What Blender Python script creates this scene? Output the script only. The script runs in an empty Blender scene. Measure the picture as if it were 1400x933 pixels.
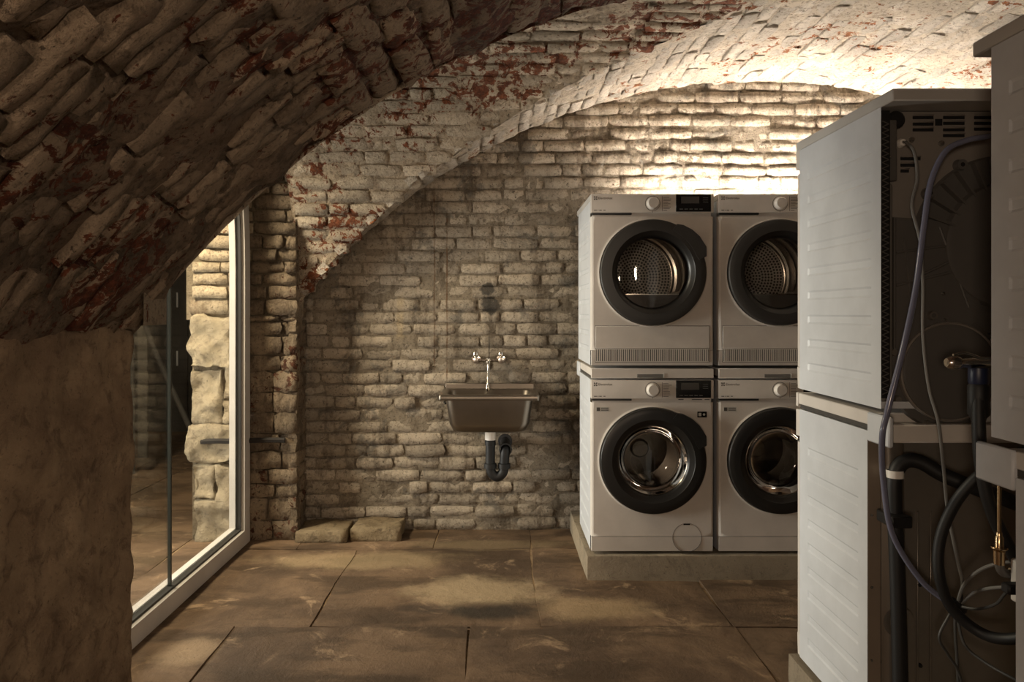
import bpy, bmesh, math, random
from mathutils import Matrix, Vector, noise
R = random.Random(7)
PI = math.pi
SC = bpy.context.scene
COL = SC.collection

# ------------------------------------------------------------------ camera, light, exposure
cam_d = bpy.data.cameras.new('camera')
cam = bpy.data.objects.new('camera', cam_d)
COL.objects.link(cam)
cam.location = (0, 0, 1.29)
cam.rotation_euler = (PI / 2, 0, 0)
cam_d.sensor_width = 36
cam_d.lens = 980 / 1400 * 36
cam_d.shift_x = 20 / 1400
cam_d.shift_y = -38.5 / 1400
cam_d.clip_start = 0.02
SC.camera = cam

world = bpy.data.worlds.new('world')
SC.world = world
world.use_nodes = True
world.node_tree.nodes['Background'].inputs[0].default_value = (0.8, 0.75, 0.68, 1)
world.node_tree.nodes['Background'].inputs[1].default_value = 0.0

def area(name, loc, target, size, size_y, power, color, spread=PI):
    l = bpy.data.lights.new(name, 'AREA')
    l.shape = 'RECTANGLE'
    l.size, l.size_y, l.energy, l.color = size, size_y, power, color
    l.spread = spread
    o = bpy.data.objects.new(name, l)
    COL.objects.link(o)
    o.location = loc
    d = Vector(target) - Vector(loc)
    o.rotation_euler = d.to_track_quat('-Z', 'Y').to_euler()
    return o
# warm fill lights added behind the camera to brighten the room
area('rear_fill', (-0.85, -1.5, 1.30), (0.5, 4.2, 0.95), 0.35, 0.35, 18, (1.0, 0.775, 0.57))
area('rear_fill_right', (1.5, -1.9, 1.75), (-1.1, 2.3, 1.2), 0.4, 0.4, 34, (1.0, 0.775, 0.57))
# daylight of the next room, shining in through the glazing
area('next_room_daylight', (-3.3, 2.95, 1.0), (-.2, 2.75, 0.72), 1.1, 1.3, 54, (1.0, 0.95, 0.88), math.radians(110))
# ceiling lamp of the next room
area('next_room_lamp', (-2.35, 3.25, 2.6), (-2.2, 3.7, 0.0), 0.4, 0.4, 95, (1.0, 0.83, 0.60))

SC.view_settings.view_transform = 'Standard'
SC.view_settings.look = 'None'
SC.view_settings.gamma = 1
SC.view_settings.use_curve_mapping = False
SC.view_settings.exposure = 0.2

# ------------------------------------------------------------------ materials
class NT:
    def __init__(s, name):
        s.m = bpy.data.materials.new(name)
        s.m.use_nodes = True
        s.t = s.m.node_tree
        s.b = s.t.nodes['Principled BSDF']
        s.out = s.t.nodes['Material Output']
        s._pos = None
    def n(s, typ, **kw):
        x = s.t.nodes.new(typ)
        for k, v in kw.items():
            setattr(x, k, v)
        return x
    def l(s, a, b):
        s.t.links.new(a, b)
    def pos(s):
        if s._pos is None:
            s._pos = s.n('ShaderNodeNewGeometry').outputs['Position']
        return s._pos
    def vscale(s, v):
        m = s.n('ShaderNodeVectorMath', operation='MULTIPLY')
        s.l(s.pos(), m.inputs[0]); m.inputs[1].default_value = v
        return m.outputs[0]
    def noise(s, scale, detail=5, rough=0.6, vec=None, dist=0.0):
        x = s.n('ShaderNodeTexNoise')
        s.l(vec if vec is not None else s.pos(), x.inputs['Vector'])
        x.inputs['Scale'].default_value = scale
        x.inputs['Detail'].default_value = detail
        x.inputs['Roughness'].default_value = rough
        x.inputs['Distortion'].default_value = dist
        return x.outputs['Fac']
    def ramp(s, f, lo, hi, a=0.0, b=1.0):
        x = s.n('ShaderNodeMapRange')
        x.interpolation_type = 'SMOOTHSTEP'
        s.l(f, x.inputs[0])
        x.inputs[1].default_value, x.inputs[2].default_value = lo, hi
        x.inputs[3].default_value, x.inputs[4].default_value = a, b
        return x.outputs[0]
    def math(s, op, a, b=None, clamp=False):
        x = s.n('ShaderNodeMath', operation=op, use_clamp=clamp)
        for i, v in enumerate((a, b)):
            if v is None: continue
            if isinstance(v, (int, float)): x.inputs[i].default_value = v
            else: s.l(v, x.inputs[i])
        return x.outputs[0]
    def mix(s, f, a, b, blend='MIX'):
        x = s.n('ShaderNodeMix', data_type='RGBA', blend_type=blend)
        if isinstance(f, (int, float)): x.inputs[0].default_value = f
        else: s.l(f, x.inputs[0])
        for i, v in ((6, a), (7, b)):
            if isinstance(v, tuple): x.inputs[i].default_value = (*v[:3], 1)
            else: s.l(v, x.inputs[i])
        return x.outputs[2]
    def rnd(s):
        return s.n('ShaderNodeObjectInfo').outputs['Random']
    def bump(s, h, strength=0.5, dist=0.01, prev=None):
        x = s.n('ShaderNodeBump')
        s.l(h, x.inputs['Height'])
        x.inputs['Strength'].default_value = strength
        x.inputs['Distance'].default_value = dist
        if prev is not None: s.l(prev, x.inputs['Normal'])
        return x.outputs[0]
    def col(s, c):
        s.l(c, s.b.inputs['Base Color'])
    def nor(s, c):
        s.l(c, s.b.inputs['Normal'])

def simple(name, color, rough=0.5, metal=0.0, spec=0.5, fine=0.0, fscale=300, alpha=None, coat=0):
    t = NT(name)
    b = t.b
    b.inputs['Base Color'].default_value = (*color, 1)
    b.inputs['Roughness'].default_value = rough
    b.inputs['Metallic'].default_value = metal
    b.inputs['Specular IOR Level'].default_value = spec
    b.inputs['Coat Weight'].default_value = coat
    nz = t.noise(6, 4)
    c = t.mix(t.ramp(nz, .3, .7), tuple(x * .93 for x in color), tuple(min(1, x * 1.05) for x in color))
    t.col(c)
    if fine:
        t.nor(t.bump(t.noise(fscale, 2), fine, 0.001))
    return t.m

def limewash(name, cream, grime, red, red_amt=.55, grime_amt=.5, stains=False, mortar=False, pits=.66):
    t = NT(name)
    r = t.rnd()
    n1 = t.noise(3.2, 6, .65)
    n2 = t.noise(17, 6, .7, dist=.6)
    n3 = t.noise(1.9, 3, .5)
    n4 = t.noise(34, 4, .7)
    streak = t.noise(9, 5, .7, t.vscale((1, 1, .35)))
    val = t.ramp(r, 0, 1, .78, 1.1)
    c = t.mix(t.ramp(n1, .35, .7), cream, tuple(x * .74 for x in cream))
    c = t.mix(t.math('MULTIPLY', t.ramp(streak, grime_amt, grime_amt + .16), .75), c, grime)
    hv = t.n('ShaderNodeHueSaturation')
    t.l(c, hv.inputs['Color']); t.l(val, hv.inputs['Value'])
    c = hv.outputs[0]
    # bare brick where the wash has come off
    area_m = t.ramp(n3, .40, .58, -.07, .07)
    rr = t.ramp(r, 0, 1, -.03, .03)
    m = t.math('ADD', t.math('ADD', n2, area_m), rr)
    redm = t.ramp(m, red_amt, red_amt + .03)
    redc = t.mix(t.ramp(n4, .35, .65), red, tuple(x * .45 for x in red))
    if red_amt < 5:
        c = t.mix(redm, c, redc)
    pit = t.ramp(t.noise(42, 3, .6), pits, pits + .05)
    c = t.mix(t.math('MULTIPLY', pit, .8), c, tuple(x * .3 for x in grime))
    if stains:
        sep = t.n('ShaderNodeSeparateXYZ'); t.l(t.pos(), sep.inputs[0])
        X, Z = sep.outputs[0], sep.outputs[2]
        wob = t.math('MULTIPLY', t.math('SUBTRACT', t.noise(7, 3), .5), .03)
        for x0, z0, z1, w in ((-.375, .92, 2.05, .006), (-.30, .86, 1.95, .007), (-.58, 1.1, 1.42, .03), (-.05, .98, 1.2, .007)):
            d = t.math('ABSOLUTE', t.math('ADD', t.math('SUBTRACT', X, x0), t.math('MULTIPLY', wob, .5)))
            f = t.ramp(d, w * .3, w, 1, 0)
            f = t.math('MULTIPLY', f, t.math('MULTIPLY', t.ramp(Z, z0, z0 + .05), t.ramp(Z, z1 - .1, z1, 1, 0)))
            f = t.math('MULTIPLY', f, t.ramp(t.noise(11, 3), .35, .6, .2, .75))
            c = t.mix(f, c, (.55, .43, .27) if w > .02 else (.16, .075, .03) if x0 < -.2 else (.05, .045, .04))
        for x0, z0, rx, rz in ((-.055, 1.43, .05, .045), (-.04, 1.335, .065, .065)):
            dx = t.math('DIVIDE', t.math('SUBTRACT', X, x0), rx)
            dz = t.math('DIVIDE', t.math('SUBTRACT', Z, z0), rz)
            d = t.math('SQRT', t.math('ADD', t.math('MULTIPLY', dx, dx), t.math('MULTIPLY', dz, dz)))
            d = t.math('ADD', d, t.math('MULTIPLY', t.math('SUBTRACT', t.noise(20, 4), .5), 1.5))
            c = t.mix(t.ramp(d, .7, 1.05, .85, 0), c, (.05, .048, .045))
        # grey patches where the wash is worn to old plaster
        g = t.ramp(t.noise(5.5, 5, .65, dist=.5), .56, .64)
        c = t.mix(t.math('MULTIPLY', g, .62), c, (.19, .175, .15))
    fine = t.noise(58, 5, .75, dist=.5)
    c = t.mix(t.ramp(fine, .32, .50, .75, 0), c, tuple(x * .6 for x in grime))
    c = t.mix(t.ramp(fine, .56, .75, 0, .35), c, tuple(min(1, x * 1.22) for x in cream))
    t.col(c)
    t.b.inputs['Roughness'].default_value = .92
    t.b.inputs['Specular IOR Level'].default_value = .2
    h1 = t.noise(24, 6, .7, dist=.4)
    bm = t.bump(h1, 1.0, .034)
    bm = t.bump(t.noise(80, 5, .75), .9, .012, bm)
    t.nor(bm)
    return t.m

def stone(name, a, b, c3, scale=2.0, bumpd=.02, speck=True):
    t = NT(name)
    n1 = t.noise(scale, 7, .62, dist=.4)
    n2 = t.noise(scale * 4.5, 6, .7, dist=.6)
    c = t.mix(t.ramp(n1, .32, .68), a, b)
    c = t.mix(t.math('MULTIPLY', t.ramp(n2, .48, .68), .7), c, c3)
    if speck:
        c = t.mix(t.math('MULTIPLY', t.ramp(t.noise(70, 4, .7), .6, .68), .5), c, tuple(x * .35 for x in c3))
    hv = t.n('ShaderNodeHueSaturation')
    t.l(c, hv.inputs['Color']); t.l(t.ramp(t.rnd(), 0, 1, .84, 1.08), hv.inputs['Value'])
    t.col(hv.outputs[0])
    t.b.inputs['Roughness'].default_value = .88
    t.b.inputs['Specular IOR Level'].default_value = .25
    bm = t.bump(t.noise(scale * 7, 7, .75, dist=.3), .9, bumpd * 1.5)
    bm = t.bump(t.noise(90, 5, .75), .8, .008, bm)
    t.nor(bm)
    return t.m

def floor_mat():
    t = NT('sandstone_floor')
    n1 = t.noise(1.5, 7, .65, dist=.6)
    n2 = t.noise(4.2, 7, .7, dist=.9)
    st = t.noise(3.0, 5, .6, t.vscale((.6, 1.8, 1)))
    c = t.mix(t.ramp(n1, .34, .64), (.076, .048, .029), (.172, .111, .066))
    c = t.mix(t.math('MULTIPLY', t.ramp(st, .46, .62), .85), c, (.060, .038, .022))
    c = t.mix(t.math('MULTIPLY', t.ramp(n2, .56, .70), .6), c, (.40, .275, .165))
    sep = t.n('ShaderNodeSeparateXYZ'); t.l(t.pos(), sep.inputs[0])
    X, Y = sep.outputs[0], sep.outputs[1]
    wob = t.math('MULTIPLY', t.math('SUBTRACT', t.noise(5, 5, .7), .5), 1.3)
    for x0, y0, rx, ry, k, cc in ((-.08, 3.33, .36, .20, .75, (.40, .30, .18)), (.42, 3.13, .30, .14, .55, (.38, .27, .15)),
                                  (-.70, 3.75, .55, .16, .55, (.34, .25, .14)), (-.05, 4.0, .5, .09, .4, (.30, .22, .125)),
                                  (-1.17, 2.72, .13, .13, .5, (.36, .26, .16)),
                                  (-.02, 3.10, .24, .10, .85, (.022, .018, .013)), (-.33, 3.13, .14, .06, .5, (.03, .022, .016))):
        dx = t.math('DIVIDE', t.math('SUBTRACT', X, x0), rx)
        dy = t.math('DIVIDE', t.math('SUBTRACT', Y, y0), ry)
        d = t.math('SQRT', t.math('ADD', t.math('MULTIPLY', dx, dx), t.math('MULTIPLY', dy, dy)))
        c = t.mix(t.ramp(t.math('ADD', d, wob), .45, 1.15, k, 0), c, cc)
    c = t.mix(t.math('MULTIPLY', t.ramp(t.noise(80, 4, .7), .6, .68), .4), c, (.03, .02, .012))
    hv = t.n('ShaderNodeHueSaturation')
    t.l(c, hv.inputs['Color']); t.l(t.ramp(t.rnd(), 0, 1, .88, 1.1), hv.inputs['Value'])
    t.col(hv.outputs[0])
    t.l(t.ramp(n2, .3, .7, .62, .85), t.b.inputs['Roughness'])
    t.b.inputs['Specular IOR Level'].default_value = .3
    bm = t.bump(t.noise(9, 7, .7, dist=.4), .5, .015)
    bm = t.bump(t.noise(120, 3, .7), .35, .003, bm)
    t.nor(bm)
    return t.m

def glass_mat(name, tint=(.93, .95, .93), refl_rough=.02, amount=1.0):
    t = NT(name)
    t.t.nodes.remove(t.b)
    tr = t.n('ShaderNodeBsdfTransparent'); tr.inputs[0].default_value = (*tint, 1)
    gl = t.n('ShaderNodeBsdfGlossy'); gl.inputs['Roughness'].default_value = refl_rough
    fr = t.n('ShaderNodeFresnel'); fr.inputs[0].default_value = 1.45
    f = t.math('MULTIPLY', fr.outputs[0], amount)
    mx = t.n('ShaderNodeMixShader')
    t.l(f, mx.inputs[0]); t.l(tr.outputs[0], mx.inputs[1]); t.l(gl.outputs[0], mx.inputs[2])
    t.l(mx.outputs[0], t.out.inputs[0])
    return t.m

def perforated(name):
    # steel disc at the back of a tumble drum, rings of small holes
    t = NT(name)
    tc = t.n('ShaderNodeTexCoord').outputs['Object']
    sep = t.n('ShaderNodeSeparateXYZ'); t.l(tc, sep.inputs[0])
    x, z = sep.outputs[0], t.math('SUBTRACT', sep.outputs[2], .462)
    r = t.math('SQRT', t.math('ADD', t.math('MULTIPLY', x, x), t.math('MULTIPLY', z, z)))
    a = t.math('ARCTAN2', z, x)
    ring = t.math('DIVIDE', r, .0165)
    fr = t.math('SUBTRACT', t.math('FRACT', ring), .5)
    k = t.math('ADD', t.math('FLOOR', ring), .5)
    cnt = t.math('ROUND', t.math('MULTIPLY', k, 6.28))
    fa = t.math('SUBTRACT', t.math('FRACT', t.math('MULTIPLY', t.math('ADD', t.math('DIVIDE', a, 2 * PI), .5), cnt)), .5)
    d = t.math('SQRT', t.math('ADD', t.math('MULTIPLY', fr, fr), t.math('MULTIPLY', fa, fa)))
    f = t.ramp(d, .30, .40)
    t.col(t.mix(f, (.03, .028, .026), (.62, .58, .52)))
    t.l(t.ramp(d, .30, .40, 0, .6), t.b.inputs['Metallic'])
    t.b.inputs['Roughness'].default_value = .42
    return t.m

CREAM = (.62, .53, .40)
M = {}
M['wall_brick'] = limewash('limewashed_wall_brick', (.60, .505, .39), (.20, .155, .11), (.25, .10, .05), .74, .50, stains=True)
M['wall_mortar'] = limewash('wall_mortar', (.40, .33, .245), (.15, .115, .08), (.25, .10, .05), 9, .48, stains=True)
M['web_brick'] = limewash('limewashed_vault_brick', (.62, .515, .39), (.24, .17, .12), (.28, .088, .038), .555, .56)
M['web_mortar'] = limewash('vault_mortar', (.47, .375, .27), (.16, .115, .08), (.22, .072, .035), .575, .50)
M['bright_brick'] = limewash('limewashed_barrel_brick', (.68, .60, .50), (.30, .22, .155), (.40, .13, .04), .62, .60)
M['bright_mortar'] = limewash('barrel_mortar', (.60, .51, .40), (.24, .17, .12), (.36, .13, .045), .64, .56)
M['dark_brick'] = limewash('shaded_vault_brick', (.42, .315, .22), (.17, .12, .08), (.20, .060, .030), .57, .50)  # limewash darkened: the unlit vault's shade put into brick and mortar colour
M['dark_mortar'] = limewash('shaded_vault_mortar', (.24, .17, .115), (.08, .058, .04), (.15, .045, .024), .56, .45)
M['pier_stone'] = stone('pier_sandstone', (.29, .195, .12), (.47, .335, .21), (.15, .095, .058), 3.4, .03)
M['jamb_stone'] = stone('jamb_sandstone', (.56, .46, .31), (.45, .37, .25), (.25, .20, .14), 4.0, .03)
M['jamb_brick'] = limewash('jamb_brick', (.62, .50, .34), (.28, .20, .13), (.30, .13, .06), .67, .52)
M['jamb_mortar'] = stone('jamb_mortar', (.34, .27, .18), (.24, .19, .125), (.12, .09, .06), 5, .03)
M['pier_brick'] = limewash('dark_pier_brick', (.36, .275, .185), (.15, .11, .075), (.17, .07, .04), .60, .46)  # darker tone than the jamb brick
M['ledge'] = stone('ledge_stone', (.30, .22, .13), (.42, .32, .19), (.12, .085, .05), 5, .02)
M['floor'] = floor_mat()
M['joint'] = stone('floor_joint', (.30, .20, .115), (.38, .27, .16), (.16, .105, .06), 6, .01)
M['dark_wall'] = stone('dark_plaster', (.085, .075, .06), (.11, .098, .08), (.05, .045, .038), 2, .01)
M['concrete'] = stone('plinth_concrete', (.40, .33, .235), (.33, .27, .195), (.22, .18, .13), 3.2, .006)
M['enamel'] = simple('white_enamel', (.60, .625, .66), .38, fine=.05)
M['front_enamel'] = simple('white_plastic_front', (.64, .60, .555), .42)
M['worktop'] = simple('grey_laminate', (.50, .485, .46), .5)
M['seam'] = simple('seam_shadow_gap', (.05, .045, .04), .7)
M['greytext'] = simple('grey_print', (.07, .064, .058), .6)
M['lighttext'] = simple('pale_print', (.55, .54, .5), .6)
M['ring'] = simple('charcoal_door_ring', (.032, .030, .028), .48)
M['ring_in'] = simple('black_door_inner', (.013, .0125, .012), .34)
M['black'] = simple('black_plastic', (.012, .012, .012), .42)
M['rubber'] = simple('black_rubber', (.010, .010, .0105), .55)
M['display'] = simple('dark_display_glass', (.012, .012, .012), .12)
M['lcd'] = simple('lcd_window', (.07, .066, .06), .3)
M['glass'] = glass_mat('door_glass', (.86, .85, .83), .03, 1.4)
M['pane'] = glass_mat('window_glass', (.95, .96, .94), .01, .35)
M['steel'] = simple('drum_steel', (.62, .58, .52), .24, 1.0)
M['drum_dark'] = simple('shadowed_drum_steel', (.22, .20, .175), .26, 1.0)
M['perf'] = perforated('perforated_drum_back')
M['gasket'] = simple('grey_gasket', (.05, .048, .046), .6)
M['chrome'] = simple('chrome', (.70, .66, .60), .20, 1.0)
M['sink_steel'] = simple('brushed_sink_steel', (.25, .22, .185), .36, 1.0, fine=.05, fscale=500)
M['white_pvc'] = simple('white_pvc', (.78, .75, .70), .35)
M['frame_white'] = simple('white_frame_paint', (.52, .485, .44), .38)
M['frame_seal'] = simple('dark_glazing_seal', (.03, .028, .024), .6)
M['glass_edge'] = simple('glass_joint', (.035, .04, .034), .3)
M['back_sheet'] = simple('dark_back_sheet', (.25, .225, .20), .5, .1)
M['zinc'] = simple('zinc_back_sheet', (.25, .225, .195), .32, .55)
M['flange'] = simple('zinc_flange', (.28, .225, .175), .5, .2)
M['plastic_grey'] = simple('dark_grey_plastic', (.105, .098, .090), .45)
M['slot'] = simple('vent_opening', (.006, .006, .006), .8)
M['screw'] = simple('screw_steel', (.55, .53, .5), .3, 1.0)
M['cable_grey'] = simple('grey_cable', (.16, .155, .145), .45)
M['cable_dark'] = simple('dark_cable', (.045, .044, .042), .5)
M['hose_blue'] = simple('blue_grey_hose', (.17, .18, .26), .22, coat=.5)
M['brass'] = simple('brass_fitting', (.62, .46, .28), .25, 1.0)
M['blue'] = simple('dark_blue_collar', (.012, .018, .05), .4)
M['iron'] = simple('rusted_iron', (.016, .012, .009), .85)
M['cloth'] = simple('dark_fabric_panel', (.035, .032, .028), .8)
M['lamp'] = simple('lamp_housing', (.4, .4, .4), .5)
t = NT('led_lens'); t.b.inputs['Emission Color'].default_value = (1.0, .90, .79, 1); t.b.inputs['Emission Strength'].default_value = 112; M['led'] = t.m

# ------------------------------------------------------------------ helpers
def link(name, me, mat, parent=None):
    if mat is not None:
        me.materials.clear(); me.materials.append(mat)
    o = bpy.data.objects.new(name, me)
    COL.objects.link(o)
    if parent is not None: o.parent = parent
    return o

def obj(name, bm, mat, parent=None, smooth=True, angle=40):
    bmesh.ops.recalc_face_normals(bm, faces=bm.faces[:])
    me = bpy.data.meshes.new(name)
    bm.to_mesh(me); bm.free()
    if smooth:
        me.polygons.foreach_set('use_smooth', [True] * len(me.polygons))
        me.set_sharp_from_angle(angle=math.radians(angle))
    return link(name, me, mat, parent)

def thing(name, label, cat, loc=(0, 0, 0), rz=0, group=None, kind=None):
    o = bpy.data.objects.new(name, None)
    COL.objects.link(o)
    o.empty_display_size = .1
    o.location = loc; o.rotation_euler = (0, 0, rz)
    return tag(o, label, cat, group, kind)

def tag(o, label, cat=None, group=None, kind=None):
    o['label'] = label
    if cat: o['category'] = cat
    if group: o['group'] = group
    if kind: o['kind'] = kind
    return o

def box(bm, x0, x1, y0, y1, z0, z1, bev=0.0, seg=1):
    vs = [bm.verts.new(p) for p in ((x0, y0, z0), (x1, y0, z0), (x1, y1, z0), (x0, y1, z0), (x0, y0, z1), (x1, y0, z1), (x1, y1, z1), (x0, y1, z1))]
    fs = [bm.faces.new([vs[i] for i in q]) for q in ((3, 2, 1, 0), (4, 5, 6, 7), (0, 1, 5, 4), (1, 2, 6, 5), (2, 3, 7, 6), (3, 0, 4, 7))]
    if bev:
        es = list({e for f in fs for e in f.edges})
        bmesh.ops.bevel(bm, geom=es, offset=bev, segments=seg, affect='EDGES', profile=.7)
    return bm

def B(*a, **k):
    return box(bmesh.new(), *a, **k)

def lathe(bm, prof, c=(0, 0, 0), axis='y', seg=40, a0=0, a1=2 * PI):
    """profile of (radius, along) turned about an axis"""
    full = abs(a1 - a0 - 2 * PI) < 1e-6
    n = seg if full else seg + 1
    rings = []
    for r, h in prof:
        if r < 1e-6:
            v = bm.verts.new(_ax(0, 0, h, c, axis)); rings.append([v] * n); continue
        rings.append([bm.verts.new(_ax(r * math.cos(a0 + (a1 - a0) * i / seg), r * math.sin(a0 + (a1 - a0) * i / seg), h, c, axis)) for i in range(n)])
    for a, b in zip(rings, rings[1:]):
        for i in range(seg):
            j = (i + 1) % n
            q = []
            for v in (a[i], a[j], b[j], b[i]):
                if v not in q: q.append(v)
            if len(q) > 2:
                try: bm.faces.new(q)
                except ValueError: pass
    return bm

def _ax(u, v, h, c, axis):
    if axis == 'y': return (c[0] + u, c[1] + h, c[2] + v)
    if axis == 'x': return (c[0] + h, c[1] + u, c[2] + v)
    return (c[0] + u, c[1] + v, c[2] + h)

def L(prof, **k):
    return lathe(bmesh.new(), prof, **k)

def spline(pts, n=8):
    P = [Vector(p) for p in pts]
    P = [P[0] * 2 - P[1]] + P + [P[-1] * 2 - P[-2]]
    out = []
    for i in range(1, len(P) - 2):
        for k in range(n):
            t = k / n
            a, b, c, d = P[i - 1:i + 3]
            out.append(.5 * ((2 * b) + (c - a) * t + (2 * a - 5 * b + 4 * c - d) * t * t + (3 * b - a - 3 * c + d) * t ** 3))
    out.append(P[-2])
    return out

def tube(bm, pts, r, sides=10, n=8, smooth=True):
    P = spline(pts, n) if smooth else [Vector(p) for p in pts]
    up = Vector((0.13, 0.27, 0.95)).normalized()
    rings = []
    T0 = (P[1] - P[0]).normalized()
    N = T0.cross(up).normalized()
    for i, p in enumerate(P):
        T = (P[min(i + 1, len(P) - 1)] - P[max(i - 1, 0)]).normalized()
        N = (N - T * N.dot(T)).normalized()
        Bn = T.cross(N)
        rings.append([bm.verts.new(p + (N * math.cos(2 * PI * k / sides) + Bn * math.sin(2 * PI * k / sides)) * r) for k in range(sides)])
    for a, b in zip(rings, rings[1:]):
        for k in range(sides):
            bm.faces.new((a[k], a[(k + 1) % sides], b[(k + 1) % sides], b[k]))
    bm.faces.new(rings[0][::-1]); bm.faces.new(rings[-1])
    return bm

def T(pts, r, **k):
    return tube(bmesh.new(), pts, r, **k)

def grid(fn, nu, nv, name, mat, parent=None, keep=None):
    bm = bmesh.new()
    vs = [[bm.verts.new(fn(i / nu, j / nv)) for j in range(nv + 1)] for i in range(nu + 1)]
    for i in range(nu):
        for j in range(nv):
            q = (vs[i][j], vs[i + 1][j], vs[i + 1][j + 1], vs[i][j + 1])
            if keep is None or keep(q): bm.faces.new(q)
    me = bpy.data.meshes.new(name)
    bm.to_mesh(me); bm.free()
    me.polygons.foreach_set('use_smooth', [True] * len(me.polygons))
    return link(name, me, mat, parent)

def fb(x, y, z, s=1.0, o=4):
    return noise.fractal(Vector((x * s, y * s, z * s)), 1.0, 2.0, o)

def text(body, size, name, mat, parent, x, y, z, rz=0, align='LEFT'):
    cu = bpy.data.curves.new(name, 'FONT')
    cu.body = body; cu.size = size; cu.align_x = align; cu.extrude = .0002
    cu.resolution_u = 2
    o = bpy.data.objects.new('tmp', cu)
    COL.objects.link(o)
    dg = bpy.context.evaluated_depsgraph_get()
    me = bpy.data.meshes.new_from_object(o.evaluated_get(dg))
    bpy.data.objects.remove(o)
    me.transform(Matrix.Translation((x, y, z)) @ Matrix.Rotation(rz, 4, 'Z') @ Matrix.Rotation(PI / 2, 4, 'X'))
    return link(name, me, mat, parent)

# ---- rough pieces of masonry that share a few meshes
def piece_mesh(name, seed, jit=1.0, nx=4, ny=2, rnd=.045):
    r = random.Random(seed)
    bm = bmesh.new()
    vs = [[None] * (ny + 1) for _ in range(nx + 1)]
    base = {}
    for i in range(nx + 1):
        for j in range(ny + 1):
            x, y = i / nx - .5, j / ny - .5
            ex, ey = i in (0, nx), j in (0, ny)
            z = r.uniform(-.10, .06) * jit
            if ex or ey: z -= rnd * (1.0 if (ex and ey) else .75) + r.uniform(0, .07) * jit * (1 if r.random() < .7 else 3)
            xx = x + r.uniform(-.022, .022) * jit; yy = y + r.uniform(-.055, .055) * jit
            if ex and ey: xx *= .965; yy *= .90
            vs[i][j] = bm.verts.new((xx, yy, z))
    for i in range(nx):
        for j in range(ny):
            bm.faces.new((vs[i][j], vs[i + 1][j], vs[i + 1][j + 1], vs[i][j + 1]))
    loop = [vs[i][0] for i in range(nx + 1)] + [vs[nx][j] for j in range(1, ny + 1)] + [vs[i][ny] for i in range(nx - 1, -1, -1)] + [vs[0][j] for j in range(ny - 1, 0, -1)]
    low = [bm.verts.new((v.co.x * 1.0, v.co.y * 1.0, -1)) for v in loop]
    for k in range(len(loop)):
        k2 = (k + 1) % len(loop)
        bm.faces.new((loop[k2], loop[k], low[k], low[k2]))
    me = bpy.data.meshes.new(name)
    bm.to_mesh(me); bm.free()
    me.polygons.foreach_set('use_smooth', [i < nx * ny for i in range(len(me.polygons))])
    return me

_variants = {}
def variants(key, mat, count=14, **k):
    if key not in _variants:
        ms = []
        for i in range(count):
            me = piece_mesh(key, hash_seed(key) + i, **k)
            me.materials.append(mat); ms.append(me)
        _variants[key] = ms
    return _variants[key]

def hash_seed(s):
    return sum(ord(c) * (i + 3) for i, c in enumerate(s)) % 9973

def put(name, me, parent, pos, t, b, n, l, h, d, tilt=.03):
    """place one shared piece: t along, b across, n out of the face"""
    t, b, n = Vector(t).normalized(), Vector(b).normalized(), Vector(n).normalized()
    rot = Matrix((t, b, n)).transposed().to_4x4()
    jit = Matrix.Rotation(R.uniform(-tilt, tilt), 4, 'Z') @ Matrix.Rotation(R.uniform(-tilt, tilt) * 1.2, 4, 'X') @ Matrix.Rotation(R.uniform(-tilt, tilt) * .6, 4, 'Y')
    o = bpy.data.objects.new(name, me)
    COL.objects.link(o)
    o.parent = parent
    sx = -1 if R.random() < .5 else 1
    o.matrix_world = Matrix.Translation(pos) @ rot @ jit @ Matrix.Diagonal((l, h, d, 1))
    return o

def join_stuff(name, items, mat, parent):
    """pieces past the per-thing limit or hidden behind machines, as one mesh"""
    bm = bmesh.new()
    for me, mw in items:
        k = len(bm.verts)
        bm.from_mesh(me)
        bm.verts.ensure_lookup_table()
        for v in bm.verts[k:]: v.co = mw @ v.co
    me = bpy.data.meshes.new(name)
    bm.to_mesh(me); bm.free()
    o = link(name, me, mat, parent)
    o['kind'] = 'stuff'
    return o

# ------------------------------------------------------------------ the vault: shapes
CX, CZ, RB = 1.52, -0.76, 3.39          # barrel, axis along Y
SPR = 1.25                               # springing height
YW = 4.27                                # back wall
YC, AR, AN, RISE, PW = 2.95, 1.17, .50, 1.35, 2.2   # cross vault over the glazed opening
def zb(x):
    q = RB * RB - (x - CX) ** 2
    return CZ + math.sqrt(q) if q > 0 else CZ
def zc(y, ar=AR, an=AN, rise=RISE):
    t = (y - YC) / (ar if y > YC else an)
    return SPR + rise * max(0, 1 - abs(t) ** PW) ** (1 / PW) if abs(t) < 1 else SPR
def yg(x, side):
    """Y of the groin at X, far (+1) or near (-1) side"""
    z = zb(x)
    q = max(0, min(1, (z - SPR) / RISE))
    t = max(0, 1 - q ** PW) ** (1 / PW)
    return YC + t * AR if side > 0 else YC - t * AN
XS = CX - math.sqrt(RB ** 2 - (SPR - CZ) ** 2)      # -1.21, left springing
XE = 2 * CX - XS                                     # right springing
PX = -1.13                                           # inner face of the far pier
def phi_of(x): return math.asin((x - CX) / RB)
def bpt(phi, y, off=0.0):
    return Vector((CX + (RB + off) * math.sin(phi), y, CZ + (RB + off) * math.cos(phi)))

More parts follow.
